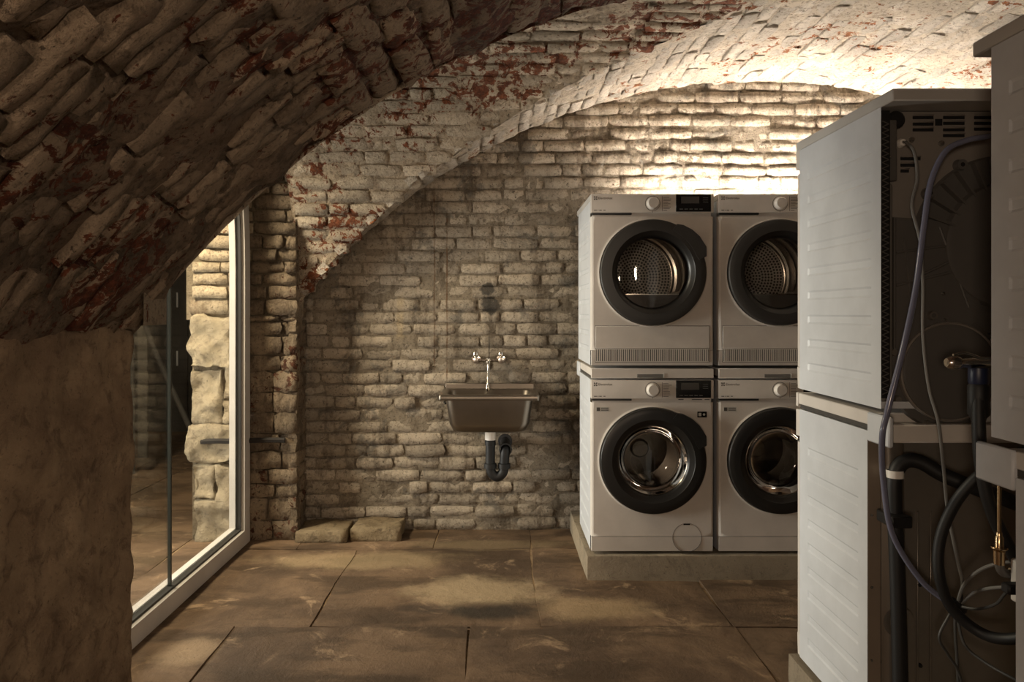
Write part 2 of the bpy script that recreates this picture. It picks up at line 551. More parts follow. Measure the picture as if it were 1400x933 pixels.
# ------------------------------------------------------------------ floor
floor = tag(grid(lambda u, v: (-5.6 + u * 10.2, -2.8 + v * 11, -.010), 4, 4, 'floor', M['joint']),
            'brown sandstone slab floor of the cellar', 'floor', kind='structure')
def slab(x0, x1, y0, y1):
    n = max(3, int((x1 - x0) / .09)); m = max(3, int((y1 - y0) / .09))
    g = .003
    bm = bmesh.new()
    sd = R.uniform(0, 50)
    tx, ty, dz = R.uniform(-.004, .004), R.uniform(-.004, .004), R.uniform(-.003, .003)
    def f(i, j):
        x = x0 + g + (x1 - x0 - 2 * g) * i / n; y = y0 + g + (y1 - y0 - 2 * g) * j / m
        e = i in (0, n) or j in (0, m)
        xx = x + (fb(sd, y, 1, 3) * .012 if i in (0, n) else 0)
        yy = y + (fb(x, sd, 2, 3) * .012 if j in (0, m) else 0)
        z = fb(x, y, sd, 1.7) * .006 + tx * (x - x0) + ty * (y - y0) + dz - (.004 if e else 0)
        return bm.verts.new((xx, yy, z))
    vs = [[f(i, j) for j in range(m + 1)] for i in range(n + 1)]
    for i in range(n):
        for j in range(m): bm.faces.new((vs[i][j], vs[i + 1][j], vs[i + 1][j + 1], vs[i][j + 1]))
    lp = [vs[i][0] for i in range(n + 1)] + [vs[n][j] for j in range(1, m + 1)] + [vs[i][m] for i in range(n - 1, -1, -1)] + [vs[0][j] for j in range(m - 1, 0, -1)]
    lo = [bm.verts.new((v.co.x, v.co.y, -.04)) for v in lp]
    for k in range(len(lp)):
        k2 = (k + 1) % len(lp); bm.faces.new((lp[k2], lp[k], lo[k], lo[k2]))
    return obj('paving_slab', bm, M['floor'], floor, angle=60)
rows = [(-2.7, -1.6, [-1.2, .1, 1.5, 4.2]), (-1.6, -.45, [-1.2, -.5, .8, 2.2, 4.2]), (-.45, .75, [-1.2, .2, 1.3, 4.2]), (.75, 1.85, [-1.2, -.4, .75, 1.9, 4.2]),
        (1.85, 2.945, [-1.6, -1.08, -.115, .98, 2.1, 4.2]), (2.945, 3.93, [-1.75, -.77, .18, .97, 1.9, 4.2]), (3.93, 4.3, [-1.75, -1.1, -.35, .19, 1.0, 4.2]),
        (1.2, 2.4, [-5, -4, -2.9, -1.85]), (2.4, 3.5, [-5, -3.9, -2.7, -1.75]), (3.5, 4.7, [-5, -4.1, -3.0, -1.75]), (4.7, 6.0, [-5, -3.8, -2.6, -1.75]), (6.0, 7.8, [-5, -4.2, -3, -1.75])]
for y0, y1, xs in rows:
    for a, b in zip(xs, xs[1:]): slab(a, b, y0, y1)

# ------------------------------------------------------------------ back wall
wall_back = grid(lambda u, v: (-1.3 + u * 5.8, YW + .0075 + .006 * fb(-1.3 + u * 5.8, 3, v * 2.9, 5) + .005 * fb(-1.3 + u * 5.8, 7, v * 2.9, 21), -.03 + v * 2.95), 260, 140, 'wall_back', M['wall_mortar'])
tag(wall_back, 'whitewashed brick lunette wall behind the sink', 'wall', kind='structure')
wv = variants('wall_brick', M['wall_brick'], 16)
CH = .0725
rest = []
for k in range(40):
    z = .035 + CH * k
    x = -1.30 + (0.0 if k % 2 else .118) + R.uniform(-.05, .05)
    while x < 3.6:
        header = R.random() < (.16 if k % 3 else .45)
        l = R.uniform(.105, .135) if header else R.uniform(.205, .26)
        cx = x + l / 2
        x += l + R.uniform(.006, .014)
        zz = z + .006 * fb(cx, k, 0, 1.2) + .012 * fb(cx * .5, 5, 0, 1)
        if zz > zb(cx) + .03 or zz > zb(cx - l / 2) + .09 and zz > zb(cx + l / 2) + .09 or cx + l / 2 < -1.16: continue
        me = R.choice(wv)
        rough = 1.0 if z > .8 else 1.5
        pos = Vector((cx, YW + R.uniform(-.010, .004) * rough, zz))
        h = CH - R.uniform(.008, .016)
        if cx - l / 2 > .52 and zz < 1.80 or cx > 2.75:
            rot = Matrix(((1, 0, 0), (0, 0, -1), (0, 1, 0))).to_4x4()
            rest.append((me, Matrix.Translation(pos) @ rot @ Matrix.Diagonal((l, h, .05, 1))))
        else:
            put('brick', me, wall_back, pos, (1, 0, 0), (0, 0, 1), (0, -1, 0), l, h, .05, .022 * rough)
join_stuff('brickwork', rest, M['wall_brick'], wall_back)

# ------------------------------------------------------------------ ceiling: barrel in front, barrel at the back, cross vault
def rough_bar(phi, y, off, s=4.5, a=.018):
    p = bpt(phi, y, off)
    return bpt(phi, y, off + a * fb(p.x, p.y, p.z, s))
P0, P1 = phi_of(XS) - .02, phi_of(XE)
# rear barrel (bright), between groin and back wall, then on to the right
def rear(u, v):
    phi = P0 + (P1 - P0) * u
    x = CX + RB * math.sin(phi)
    y0 = yg(x, 1) if x < 1.10 else max(2.0, 3.05 - (x - 1.10) * 5)
    y = y0 + (YW + .05 - y0) * v
    return rough_bar(phi, y, .006 + (.045 if y > 4.18 else 0), 7, .014)
ceil_rear = tag(grid(rear, 260, 44, 'ceiling', M['bright_mortar']), 'bright limewashed brick barrel vault over the back wall', 'ceiling', kind='structure')
def front(u, v):
    phi = P0 + (P1 - P0) * u
    x = CX + RB * math.sin(phi)
    y1 = yg(x, -1) if x < 1.10 else max(2.0, 2.86 - (x - 1.10) * 5)
    if u < .0001: y1 = 2.45
    y = -2.6 + (y1 + 2.6) * v
    return rough_bar(phi, y, .010 + .006 * fb(x, y, 0, 14), 4.2, .034)
ceil_front = tag(grid(front, 240, 150, 'ceiling_front', M['dark_mortar']), 'shaded brick barrel vault springing from the sandstone pier', 'ceiling', kind='structure')

# cross vault web: polyline of its profile with arc length
def web(u, v):
    x = PX - .03 + (1.16 - PX + .03) * u
    ya, yb = yg(x, 1), yg(x, -1)
    if x < XS + .01: ya, yb = YC + AR, YC - AN
    s = v
    y = ya + (yb - ya) * (.5 - .5 * math.cos(PI * s))
    z = zc(y)
    d = .009 + .009 * fb(x, y, z, 6) + .004 * fb(x, y, z, 22)
    e = .004
    ty, tz = 2 * e, zc(y + e) - zc(y - e)
    n = Vector((0, -tz, ty)).normalized()
    if n.z < 0: n = -n
    return Vector((x, y, z)) + n * d
ceil_web = tag(grid(web, 150, 110, 'ceiling_side', M['web_mortar']), 'limewashed cross vault with horizontal red-patched courses beside the corner pier', 'ceiling', kind='structure')

# bricks of the rear barrel
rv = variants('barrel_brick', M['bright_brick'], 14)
step = .078 / RB
k = 0
phi = P0 + step * .5
cand = []
while phi < phi_of(3.15):
    x = CX + RB * math.sin(phi)
    y = YW - .115 - (0 if k % 2 else .11) + R.uniform(-.03, .03)
    yend = yg(x, 1) if x < 1.10 else max(2.45, 3.05 - (x - 1.10) * 5)
    first = True
    while y > yend - .03:
        l = R.uniform(.20, .25)
        if first: l = R.uniform(.10, .24); y = YW - .10 - R.uniform(0, .03) - l / 2 + .0; first = False
        c = y
        if c - l * .45 > yend - .02: cand.append((phi, x, c, l))
        elif c + l * .35 > yend: cand.append((phi, x, (yend - .005 + c + l / 2) / 2, max(.05, c + l / 2 - yend)))
        y -= l + R.uniform(.006, .014)
    phi += step; k += 1
def vis(p):
    w = Vector((p.x, p.y, p.z - 1.29))
    px, py = 680 + 980 * w.x / w.y, 428 - 980 * w.z / w.y
    return -60 < px < 1460 and -70 < py < 1000
rest = []; used = 0
for phi, x, y, l in cand:
    p = bpt(phi, y, R.uniform(-.007, .006))
    me = R.choice(rv)
    n = Vector((-math.sin(phi), 0, -math.cos(phi)))
    tt = Vector((math.cos(phi), 0, -math.sin(phi)))
    h = .078 - R.uniform(.008, .016)
    if vis(p) and used < 300:
        put('brick', me, ceil_rear, p, (0, -1, 0), -tt if (Vector((0, -1, 0)).cross(-tt)).dot(n) > 0 else tt, n, l, h, .05, .022); used += 1
    else:
        bb = -tt if (Vector((0, -1, 0)).cross(-tt)).dot(n) > 0 else tt
        rest.append((me, Matrix.Translation(p) @ Matrix((Vector((0, -1, 0)), bb, n)).transposed().to_4x4() @ Matrix.Diagonal((l, h, .05, 1))))
if rest: join_stuff('brickwork', rest, M['bright_brick'], ceil_rear)

# bricks of the cross vault, courses along X
prof = []
N = 4000
s = 0; py_, pz_ = YC + AR, SPR
for i in range(N + 1):
    y = YC + AR * (1 - i / N)
    z = zc(y)
    s += math.hypot(y - py_, z - pz_); py_, pz_ = y, z
    prof.append((s, y, z))
def at_s(q):
    lo, hi = 0, N
    while hi - lo > 1:
        m = (lo + hi) // 2
        if prof[m][0] < q: lo = m
        else: hi = m
    return prof[lo][1], prof[lo][2]
cv = variants('web_brick', M['web_brick'], 14)
q = .04; k = 0
while q < prof[-1][0] - .05:
    y, z = at_s(q)
    y2, z2 = at_s(q + .02)
    up = Vector((0, y2 - y, z2 - z)).normalized()
    n = Vector((1, 0, 0)).cross(up)
    # right end of this course on the groin
    dz = RB ** 2 - (z - CZ) ** 2
    xg = CX - math.sqrt(dz) if dz > 0 else CX
    xg = min(xg, 1.12)
    x = PX - .02 + R.uniform(-.12, .0)
    while x < xg - .03:
        l = R.uniform(.19, .26) if R.random() < .72 else R.uniform(.10, .13)
        a, b = max(x, PX - .01), min(x + l, xg + .012)
        x += l + R.uniform(.006, .014)
        if b - a < .04: continue
        put('brick', R.choice(cv), ceil_web, Vector(((a + b) / 2, y, z + .006 * fb(a, q, 0, 2))) + n * R.uniform(-.006, .008), (1, 0, 0), up, n, b - a, .074 - R.uniform(.007, .015), .05, .028)
    q += .074; k += 1

# stones and bricks of the dark front barrel
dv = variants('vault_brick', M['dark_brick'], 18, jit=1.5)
sv = variants('vault_stone', M['dark_brick'], 8, jit=1.1, nx=5, ny=4, rnd=.10)
items = []
def dput(name, me, phi, y, l, h, ring, d=.06, tilt=.09, out=0.0):
    p = bpt(phi, y, -out + R.uniform(-.016, .012))
    n = Vector((-math.sin(phi), 0, -math.cos(phi)))
    tt = Vector((math.cos(phi), 0, -math.sin(phi)))     # along the arc, towards +X
    yy = Vector((0, 1, 0))
    a, b = (tt, yy) if ring else (yy, tt)
    if a.cross(b).dot(n) < 0: b = -b
    put(name, me, ceil_front, p, a, b, n, l, h, d, tilt)
s_max = RB * (phi_of(.95) - P0)
# lower part: bricks running up the arc
y = 2.40; kk = 0
s_ring = 1.02
while y > .75:
    w = R.uniform(.062, .085)
    s = R.uniform(0, .1)
    while s < s_ring:
        l = R.uniform(.15, .25)
        phi = P0 + (s + l / 2) / RB
        x = CX + RB * math.sin(phi)
        ye = yg(x, -1)
        yc_ = y + (ye - 2.45) * max(0, 1 - (2.40 - y) / 1.0)
        big = 1.55 < y < 2.05 and .25 < s < .75 and False
        if R.random() > .07:
            dput('brick', R.choice(dv), phi, yc_ - w / 2, l, w - .004, True, .06, .05)
        s += l + R.uniform(.006, .02)
    y -= w
# upper part: courses along the vault
s = s_ring + .05
while s < s_max:
    w = R.uniform(.075, .13)
    phi = P0 + (s + w / 2) / RB
    x = CX + RB * math.sin(phi)
    y = yg(x, -1) if x < 1.10 else 2.86
    y -= R.uniform(0, .06)
    lim = .9 + (s - s_ring) * .45
    while y > lim:
        l = R.uniform(.18, .34)
        if R.random() > .05: dput('stone' if w > .1 else 'brick', R.choice(sv if w > .1 else dv), phi, y - l / 2, l, w - .01, False, .07, .05)
        y -= l + R.uniform(.008, .02)
    s += w

# ------------------------------------------------------------------ left wall: near pier, far pier, arch over the glazing
wl = bmesh.new()
box(wl, -1.78, XS - .075, -2.6, 2.30, -.03, SPR + .01)
wall_left = tag(obj('wall_left', wl, M['pier_stone'], smooth=False), 'brown sandstone side wall carrying the dark vault', 'wall', kind='structure')
def rough_block(name, x0, x1, y0, y1, z0, z1, mat, parent, amp=.015, res=.045, s=5, rad=.03):
    bm = B(x0, x1, y0, y1, z0, z1)
    mx = max(x1 - x0, y1 - y0, z1 - z0)
    es = bm.edges[:]
    for ax in range(3):
        L_ = (x1 - x0, y1 - y0, z1 - z0)[ax]
        cuts = max(1, int(L_ / res))
        ee = [e for e in bm.edges if abs((e.verts[0].co - e.verts[1].co)[ax]) > L_ * .9]
        bmesh.ops.subdivide_edges(bm, edges=ee, cuts=cuts, use_grid_fill=True)
    bm.normal_update()
    cen = Vector(((x0 + x1) / 2, (y0 + y1) / 2, (z0 + z1) / 2)); hs = Vector(((x1 - x0) / 2, (y1 - y0) / 2, (z1 - z0) / 2))
    for v in bm.verts:
        p = v.co.copy(); d = p - cen
        # round the edges
        q = [abs(d[i]) - (hs[i] - rad) for i in range(3)]
        ex = [max(0, a) for a in q]
        ln = math.sqrt(sum(a * a for a in ex))
        if ln > rad:
            for i in range(3):
                if ex[i] > 0: d[i] = math.copysign(hs[i] - rad + ex[i] / ln * rad, d[i])
        nn = Vector([math.copysign(ex[i], d[i]) for i in range(3)])
        nn = nn.normalized() if nn.length > 0 else Vector((0, 0, 0))
        v.co = cen + d + nn * amp * fb(p.x + 3, p.y, p.z, s, 5)
    return obj(name, bm, mat, parent, angle=80)
rough_block('stone_block', -1.70, XS - .025, 1.02, 2.44, -.02, SPR + .005, M['pier_stone'], wall_left, .020, .03, 6.5, .018)

# ledge of loose stones at the foot of the wall
for i, (x0, x1, y0, z1) in enumerate(((-1.14, -.852, 4.02, .062), (-.832, -.55, 4.05, .072))):
    o = rough_block('ledge_stone', x0, x1, y0, YW + .02, -.01, z1, M['ledge'], None, .012, .025, 9, .010)
    tag(o, ('long flat stone at the wall foot next to the corner pier', 'broken flat stone at the wall foot, farther from the corner pier')[i], 'stone')

wall_side = tag(obj('wall_side', B(-1.74, PX - .02, 4.09, 8.0, -.03, 2.7), M['jamb_mortar'], smooth=False), 'rough masonry corner pier beside the glazed opening', 'wall', kind='structure')
YP = 4.05
AR2, AN2, RI2 = 1.10, .485, 1.22
# stones low, bricks high; the part left of the glazing is paler
jv = variants('jamb_brick', M['jamb_brick'], 10, jit=1.2)
pv = variants('pier_brick', M['pier_brick'], 12, jit=1.3)
XM = -1.44
z = 1.275; k = 0
while z < 2.35:
    h = R.uniform(.062, .085) if z > 1.35 else R.uniform(.08, .10)
    x = -1.74 + R.uniform(-.01, .07) * (1 if z > 1.5 else .3)
    while x < PX - .03:
        l = R.uniform(.10, .23)
        if x + l > PX - .06: l = PX - .004 - x
        c = x + l / 2
        mv = jv if c < XM else pv
        zz = z + h / 2
        
        qz = min(.995, max(0, (zz - SPR) / RI2)); yy = YC + AR2 * (1 - qz ** 3.8) ** (1 / 3.8)
        dq = min(.995, max(0, (zz + .02 - SPR) / RI2)); y9 = YC + AR2 * (1 - dq ** 3.8) ** (1 / 3.8)
        upv = Vector((0, y9 - yy, .02)).normalized()
        put('brick', R.choice(mv), wall_side, Vector((c, yy + R.uniform(-.008, .012), zz)), (1, 0, 0), upv, Vector((1, 0, 0)).cross(upv), l, h - .008, .06, .03)
        x += l + .008
    z += h; k += 1
stones = [(-1.745, -1.50, .98, 1.27), (-1.495, XM, 1.12, 1.27), (-1.495, XM, .99, 1.11), (-1.74, -1.56, .66, .975), (-1.555, XM, .80, .985), (-1.555, XM, .67, .795),
          (-1.75, XM, .44, .655), (-1.735, -1.60, .24, .43), (-1.595, XM, .22, .43), (-1.715, XM, -.01, .215)]
for x0, x1, z0, z1 in stones:
    rough_block('stone', x0, x1, YP + R.uniform(-.012, .012), YP + .12, z0, z1 - .002, M['jamb_stone'], wall_side, .034, .022, 8, .010)
z = .0
while z < 1.26:
    h = R.uniform(.075, .14)
    h = min(h, 1.275 - z)
    x = XM
    while x < PX - .03:
        l = R.uniform(.11, .24)
        if x + l > PX - .06: l = PX - .004 - x
        put('brick', R.choice(pv), wall_side, Vector((x + l / 2, YP + R.uniform(-.010, .014), z + h / 2)), (1, 0, 0), (0, 0, 1), (0, -1, 0), l, h - .006, .06, .03)
        x += l + .007
    z += h
# flank of the pier towards the back wall
z = 0; 
while z < 1.3:
    h = R.uniform(.07, .10)
    put('brick', R.choice(pv), wall_side, Vector((PX - .005, 4.17, z + h / 2)), (0, 1, 0), (0, 0, 1), (1, 0, 0), .22, h - .006, .05, .02)
    z += h
obj('iron_cramp', T([(-1.67, YP - .006, .562), (-1.58, YP - .012, .568), (-1.5, YP - .008, .566), (-1.30, YP - .008, .572), (-1.20, YP - .002, .570)], .016, sides=6), M['iron'], wall_side)

# arch over the glazed opening
def arch_pt(t, x, grow=0.0):
    """t 0..1 far springing to near springing"""
    a = PI * t
    c, s_ = math.cos(a), math.sin(a)
    sg = 1 if c >= 0 else -1
    w = abs(c) ** (2 / 3.8); hgt = abs(s_) ** (2 / 3.8)
    return Vector((x, YC + sg * w * ((AR2 if sg > 0 else AN2) + grow), SPR + hgt * (RI2 + grow)))
grid(lambda u, v: arch_pt(u, PX - .01 - .63 * v, .03) + Vector((0, 0, .01 * fb(u * 9, v * 4, 0, 1))), 80, 10, 'arch_soffit', M['jamb_mortar'], wall_side)
grid(lambda u, v: arch_pt(u, PX - .008, .16 * v), 50, 3, 'arch_ring', M['web_mortar'], wall_side)

# ------------------------------------------------------------------ glazed screen in the opening
win = thing('window_1', 'tall white-framed glazed screen standing in the arched opening', 'window', (-1.40, 3.3, 0), kind='structure')
FW = .085
def outline(ins):
    pts = [(YC - AN2 + ins - .02, ins), (YC + AR2 - ins - .005, ins)]
    for i in range(1, 40):
        p = arch_pt(i / 40, 0, -ins)
        pts.append((p.y, p.z))
    return pts
def frame_mesh(i0, i1, x0, x1):
    bm = bmesh.new()
    a, b = outline(i0), outline(i1)
    V = [[bm.verts.new((x - -1.40, p[0] - 3.3, p[1])) for p in pl] for pl in (a, b) for x in (x0, x1)]
    n = len(a)
    for i in range(n):
        j = (i + 1) % n
        bm.faces.new((V[0][i], V[0][j], V[1][j], V[1][i])); bm.faces.new((V[2][j], V[2][i], V[3][i], V[3][j]))
        bm.faces.new((V[1][i], V[1][j], V[3][j], V[3][i])); bm.faces.new((V[0][j], V[0][i], V[2][i], V[2][j]))
    return bm
obj('frame', frame_mesh(0.003, FW, -1.47, -1.395), M['frame_white'], win, angle=30)
obj('seal', frame_mesh(FW - .002, FW + .010, -1.462, -1.415), M['frame_seal'], win, angle=30)
obj('glazing_bead', frame_mesh(FW - .002, FW + .018, -1.475, -1.442), M['frame_white'], win, angle=30)
ym = 3.135
def pane(y0, y1):
    o = outline(FW)
    pts = []
    def top(y):
        best = SPR
        for p, q_ in zip(o[2:], o[3:]):
            if min(p[0], q_[0]) <= y <= max(p[0], q_[0]) and abs(q_[0] - p[0]) > 1e-6:
                t = (y - p[0]) / (q_[0] - p[0]); best = p[1] + t * (q_[1] - p[1])
        return best
    n = 20
    bm = bmesh.new()
    for x in (-1.436, -1.430):
        vs = [bm.verts.new((x + 1.40, y0 - 3.3, FW)), bm.verts.new((x + 1.40, y1 - 3.3, FW))]
        for i in range(n + 1):
            y = y1 + (y0 - y1) * i / n
            vs.append(bm.verts.new((x + 1.40, y - 3.3, max(SPR, top(y)))))
        bm.faces.new(vs)
    return bm
obj('pane', pane(ym + .004, YC + AR2 - FW), M['pane'], win, smooth=False)
obj('pane', pane(YC - AN2 + FW, ym - .004), M['pane'], win, smooth=False)
obj('glass_joint', B(-.040, -.026, ym - .0055 - 3.3, ym + .0055 - 3.3, FW, 2.2), M['glass_edge'], win, smooth=False)

# ------------------------------------------------------------------ the next room beyond the glass
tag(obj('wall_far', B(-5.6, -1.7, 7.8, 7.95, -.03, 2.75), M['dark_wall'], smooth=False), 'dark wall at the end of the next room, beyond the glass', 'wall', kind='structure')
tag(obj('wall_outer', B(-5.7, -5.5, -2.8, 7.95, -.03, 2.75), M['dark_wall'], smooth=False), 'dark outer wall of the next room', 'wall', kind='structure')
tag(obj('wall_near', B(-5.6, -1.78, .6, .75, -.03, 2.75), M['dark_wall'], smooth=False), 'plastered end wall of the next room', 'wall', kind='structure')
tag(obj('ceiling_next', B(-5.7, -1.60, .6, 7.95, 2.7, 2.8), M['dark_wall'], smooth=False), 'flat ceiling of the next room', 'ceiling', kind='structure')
# folded clothes rail / stand seen dimly through the glass
st = thing('folding_stand', 'dark metal stand with a slanting brace, seen dimly through the glass', 'stand', (-2.95, 5.75, 0))
obj('post', T([(0.03, 0, 0), (0.02, 0, 1.5)], .016, smooth=False), M['cloth'], st)
obj('post', T([(-.30, .05, 0), (-.30, .05, 1.5)], .016, smooth=False), M['cloth'], st)
obj('brace', T([(.05, 0, 1.42), (.18, 0, 1.05), (.33, 0, .70), (.62, .05, .02)], .022), M['cloth'], st)
obj('top_rail', T([(-.32, .03, 1.5), (.10, 0, 1.5)], .016, smooth=False), M['cloth'], st)
obj('panel', B(.055, .13, .02, .04, .12, 1.48), M['dark_wall'], st)
door = thing('door_1', 'dark double door in the far wall beyond the glass, with upright pulls', 'door', (-3.35, 7.8, 0), kind='structure')
obj('leaf', B(-.62, .0, -.05, .0, 0, 2.2, bev=.004), M['cloth'], door)
obj('leaf', B(.005, .62, -.05, .0, 0, 2.2, bev=.004), M['cloth'], door)
for zz in (.72, 1.35):
    obj('handle', T([(-.10, -.075, zz), (-.10, -.075, zz + .16)], .011, smooth=False), M['lamp'], door)

# ------------------------------------------------------------------ the unseen rest of the room
tag(obj('wall_right', B(XE - .02, XE + .2, -2.8, YW + .2, -.03, 1.6), M['pier_stone'], smooth=False), 'sandstone side wall behind the machine rows', 'wall', kind='structure')
tag(obj('wall_rear', B(-1.9, XE + .2, -2.8, -2.6, -.03, 2.8), M['pier_brick'], smooth=False), 'masonry end wall behind the viewer', 'wall', kind='structure')
# ------------------------------------------------------------------ plinths
def plinth(name, label, x0, x1, y0, y1):
    t = rough_block(name, x0, x1, y0, y1, -.01, .120, M['concrete'], None, .004, .08, 6, .008)
    return tag(t, label, 'plinth')
plinth('concrete_plinth', 'low concrete plinth along the brick wall under the front-facing machines', .43, 3.4, 3.45, 4.26)
plinth('concrete_plinth', 'low concrete plinth under the machines that stand back to back', 1.0, 3.4, .75, 2.47)

# ------------------------------------------------------------------ washing machines and dryers
W2, HM = .2975, .845
def plate_hole(bm, x0, x1, z0, z1, y, cx, cz, r, n=64):
    """rectangular plate with a round hole"""
    A, Bv = [], []
    for i in range(n):
        a = 2 * PI * i / n
        c, s_ = math.cos(a), math.sin(a)
        Bv.append(bm.verts.new((cx + r * c, y, cz + r * s_)))
        tx = ((x1 - cx) / c if c > 1e-9 else (x0 - cx) / c if c < -1e-9 else 1e9)
        tz = ((z1 - cz) / s_ if s_ > 1e-9 else (z0 - cz) / s_ if s_ < -1e-9 else 1e9)
        t_ = min(tx, tz)
        A.append(bm.verts.new((cx + t_ * c, y, cz + t_ * s_)))
    for i in range(n):
        j = (i + 1) % n
        bm.faces.new((A[i], A[j], Bv[j], Bv[i]))
    cor = [(x1, z1), (x0, z1), (x0, z0), (x1, z0)]
    for k, (X_, Z_) in enumerate(cor):
        ang = math.atan2(Z_ - cz, X_ - cx) % (2 * PI)
        i = int(ang / (2 * PI) * n) % n; j = (i + 1) % n
        va, vb = A[i].co, A[j].co
        if (abs(va.x - X_) > 1e-5 or abs(va.z - Z_) > 1e-5) and (abs(vb.x - X_) > 1e-5 or abs(vb.z - Z_) > 1e-5):
            v = bm.verts.new((X_, y, Z_))
            bm.faces.new((A[i], v, A[j]))
    return bm

def side_panel(sx, y0, y1, z0, z1, ribs, ry0, ry1, rh=.030):
    """flat side with pressed channels"""
    e = .006
    ys = [y0, ry0, ry0 + e, ry0 + .03, ry1 - .03, ry1 - e, ry1, y1]
    zs = [z0]
    for r in ribs: zs += [r - rh / 2, r - rh / 2 + e, r + rh / 2 - e, r + rh / 2]
    zs.append(z1)
    bm = bmesh.new()
    def dep(y, z):
        for r in ribs:
            if abs(z - r) < rh / 2 - e + 1e-5 and ry0 + e - 1e-5 < y < ry1 - e + 1e-5: return .0035
        return 0
    V = [[bm.verts.new((sx * (W2 - dep(y, z)), y, z)) for z in zs] for y in ys]
    for i in range(len(ys) - 1):
        for j in range(len(zs) - 1): bm.faces.new((V[i][j], V[i + 1][j], V[i + 1][j + 1], V[i][j + 1]))
    return bm

def machine(kind):
    dry = kind == 'dryer'
    t = thing('tumble_dryer' if dry else 'washing_machine', '', 'dryer' if dry else 'washing machine')
    D = .54 if dry else .47
    cz = .462 if dry else .454
    FY = .028                       # front panel thickness, front face at y=0
    # cabinet: sides, bottom, top, back
    zr = [.09 + .078 * i for i in range(9)]
    for sx in (-1, 1):
        obj('side_panel', side_panel(sx, FY, D, .012, HM - (.032 if dry else .0), zr, .09, D - .05), M['enamel'], t, angle=15)
    obj('base', B(-W2 + .004, W2 - .004, FY, D - .01, .012, .030), M['enamel'], t, smooth=False)
    bt = .055 if dry else .0
    if dry:
        obj('worktop', B(-W2 - .001, W2 + .001, .004, D + .058, HM - .032, HM, bev=.003), M['worktop'], t)
    else:
        obj('top_panel', B(-W2 + .002, W2 - .002, FY, D, HM - .02, HM), M['enamel'], t, smooth=False)
    # front panel with the round opening
    bm = bmesh.new()
    zt = .735
    plate_hole(bm, -W2 + .012, W2 - .012, .085, zt, 0, 0, cz, .262)
    # bent edges of the front
    for sx in (-1, 1):
        for (xa, ya), (xb, yb) in zip(((W2 - .012, 0), (W2 - .004, .004), (W2, .014)), ((W2 - .004, .004), (W2, .014), (W2, FY + .002))):
            vs = [bm.verts.new((sx * xx, yy, zz)) for xx, yy, zz in ((xa, ya, .085), (xb, yb, .085), (xb, yb, zt), (xa, ya, zt))]
            bm.faces.new(vs)
    lathe(bm, [(.262, 0), (.255, .006), (.250, .02)], (0, 0, cz), seg=64)
    bmesh.ops.remove_doubles(bm, verts=bm.verts[:], dist=.0006)
    obj('front_panel', bm, M['front_enamel'], t)
    # foot panel, bent inwards
    bm = bmesh.new()
    prof = [(.083, 0), (.083, 0), (.045, .002), (.012, .005)]
    vs = [[bm.verts.new((x, y, z)) for z, y in prof[1:]] for x in (-W2 + .004, W2 - .004)]
    bk = [[bm.verts.new((x, FY + .01, z)) for z, y in prof[1:]] for x in (-W2 + .004, W2 - .004)]
    for i in range(2):
        bm.faces.new((vs[0][i], vs[1][i], vs[1][i + 1], vs[0][i + 1]))
        for s_ in (0, 1): bm.faces.new((vs[s_][i], vs[s_][i + 1], bk[s_][i + 1], bk[s_][i]))
    obj('foot_panel', bm, M['front_enamel'], t)
    # control panel and drawer
    cp = obj('control_panel', B(-W2 + .001, W2 - .001, -.004, FY + .01, zt + .018, HM - .002, bev=.004, seg=2), M['front_enamel'], t)
    obj('recess', B(-W2 + .01, W2 - .01, .012, FY + .01, zt - .002, zt + .02), M['front_enamel'], t, smooth=False)
    obj('drawer_grip', B(-W2 + .004, -.10, .0, .02, zt + .008, zt + .019, bev=.002), M['black'], t)
    obj('drawer_seam', B(-.0008, .0008, -.0045, -.001, zt + .018, zt + .045), M['seam'], cp, smooth=False)
    kn = obj('knob', L([(0, -.030), (.024, -.030), (.0275, -.026), (.030, -.006), (.0345, -.0055), (.0345, .0)], c=(.0, -.001, .797), seg=36), M['front_enamel'], cp)
    obj('knob_ring', L([(.0345, -.0058), (.0365, -.0058), (.0365, 0)], c=(.0, -.001, .797), seg=36), M['greytext'], cp)
    dp = obj('display', B(.113, .283, -.007, -.001, .757, .842, bev=.0015), M['display'], cp)
    obj('lcd', B(.138, .225, -.0078, -.0065, .797, .830), M['lcd'], dp, smooth=False)
    bm = bmesh.new()
    for i in range(5): box(bm, .130 + i * .024, .146 + i * .024, -.0078, -.0068, .768, .7705)
    for i in range(3): box(bm, .243, .268, -.0078, -.0068, .803 + i * .010, .8045 + i * .010)
    obj('display_marks', bm, M['cable_grey'], dp, smooth=False)['kind'] = 'stuff'
    bm = bmesh.new()
    box(bm, .046, .048, -.0048, -.0038, .760, .832)
    for i in range(9): box(bm, .052, .052 + R.uniform(.018, .042), -.0048, -.0038, .763 + i * .0078, .7652 + i * .0078)
    obj('programme_print', bm, M['greytext'], cp, smooth=False)['kind'] = 'stuff'
    # maker's mark and word
    bm = bmesh.new()
    x0, z0, s_ = -.284, .815, .016
    lathe(bm, [(.0075, 0), (.0088, 0), (.0088, -.0006), (.0075, -.0006), (.0075, 0)], (x0 + .008, -.0042, z0 + .008), seg=4, a0=PI / 4, a1=PI / 4 + 2 * PI)
    for q in range(4):
        a = PI / 2 * q + PI / 4
        vs = [bm.verts.new((x0 + .008 + rr * math.cos(a + da), -.0046, z0 + .008 + rr * math.sin(a + da))) for rr, da in ((.0012, 0), (.0105, .36), (.0112, 0), (.0105, -.36))]
        bm.faces.new(vs)
    obj('emblem', bm, M['greytext'], cp, smooth=False)
    text('Electrolux', .0165, 'wordmark', M['greytext'], cp, -.263, -.0046, .8175)
    bm = bmesh.new()
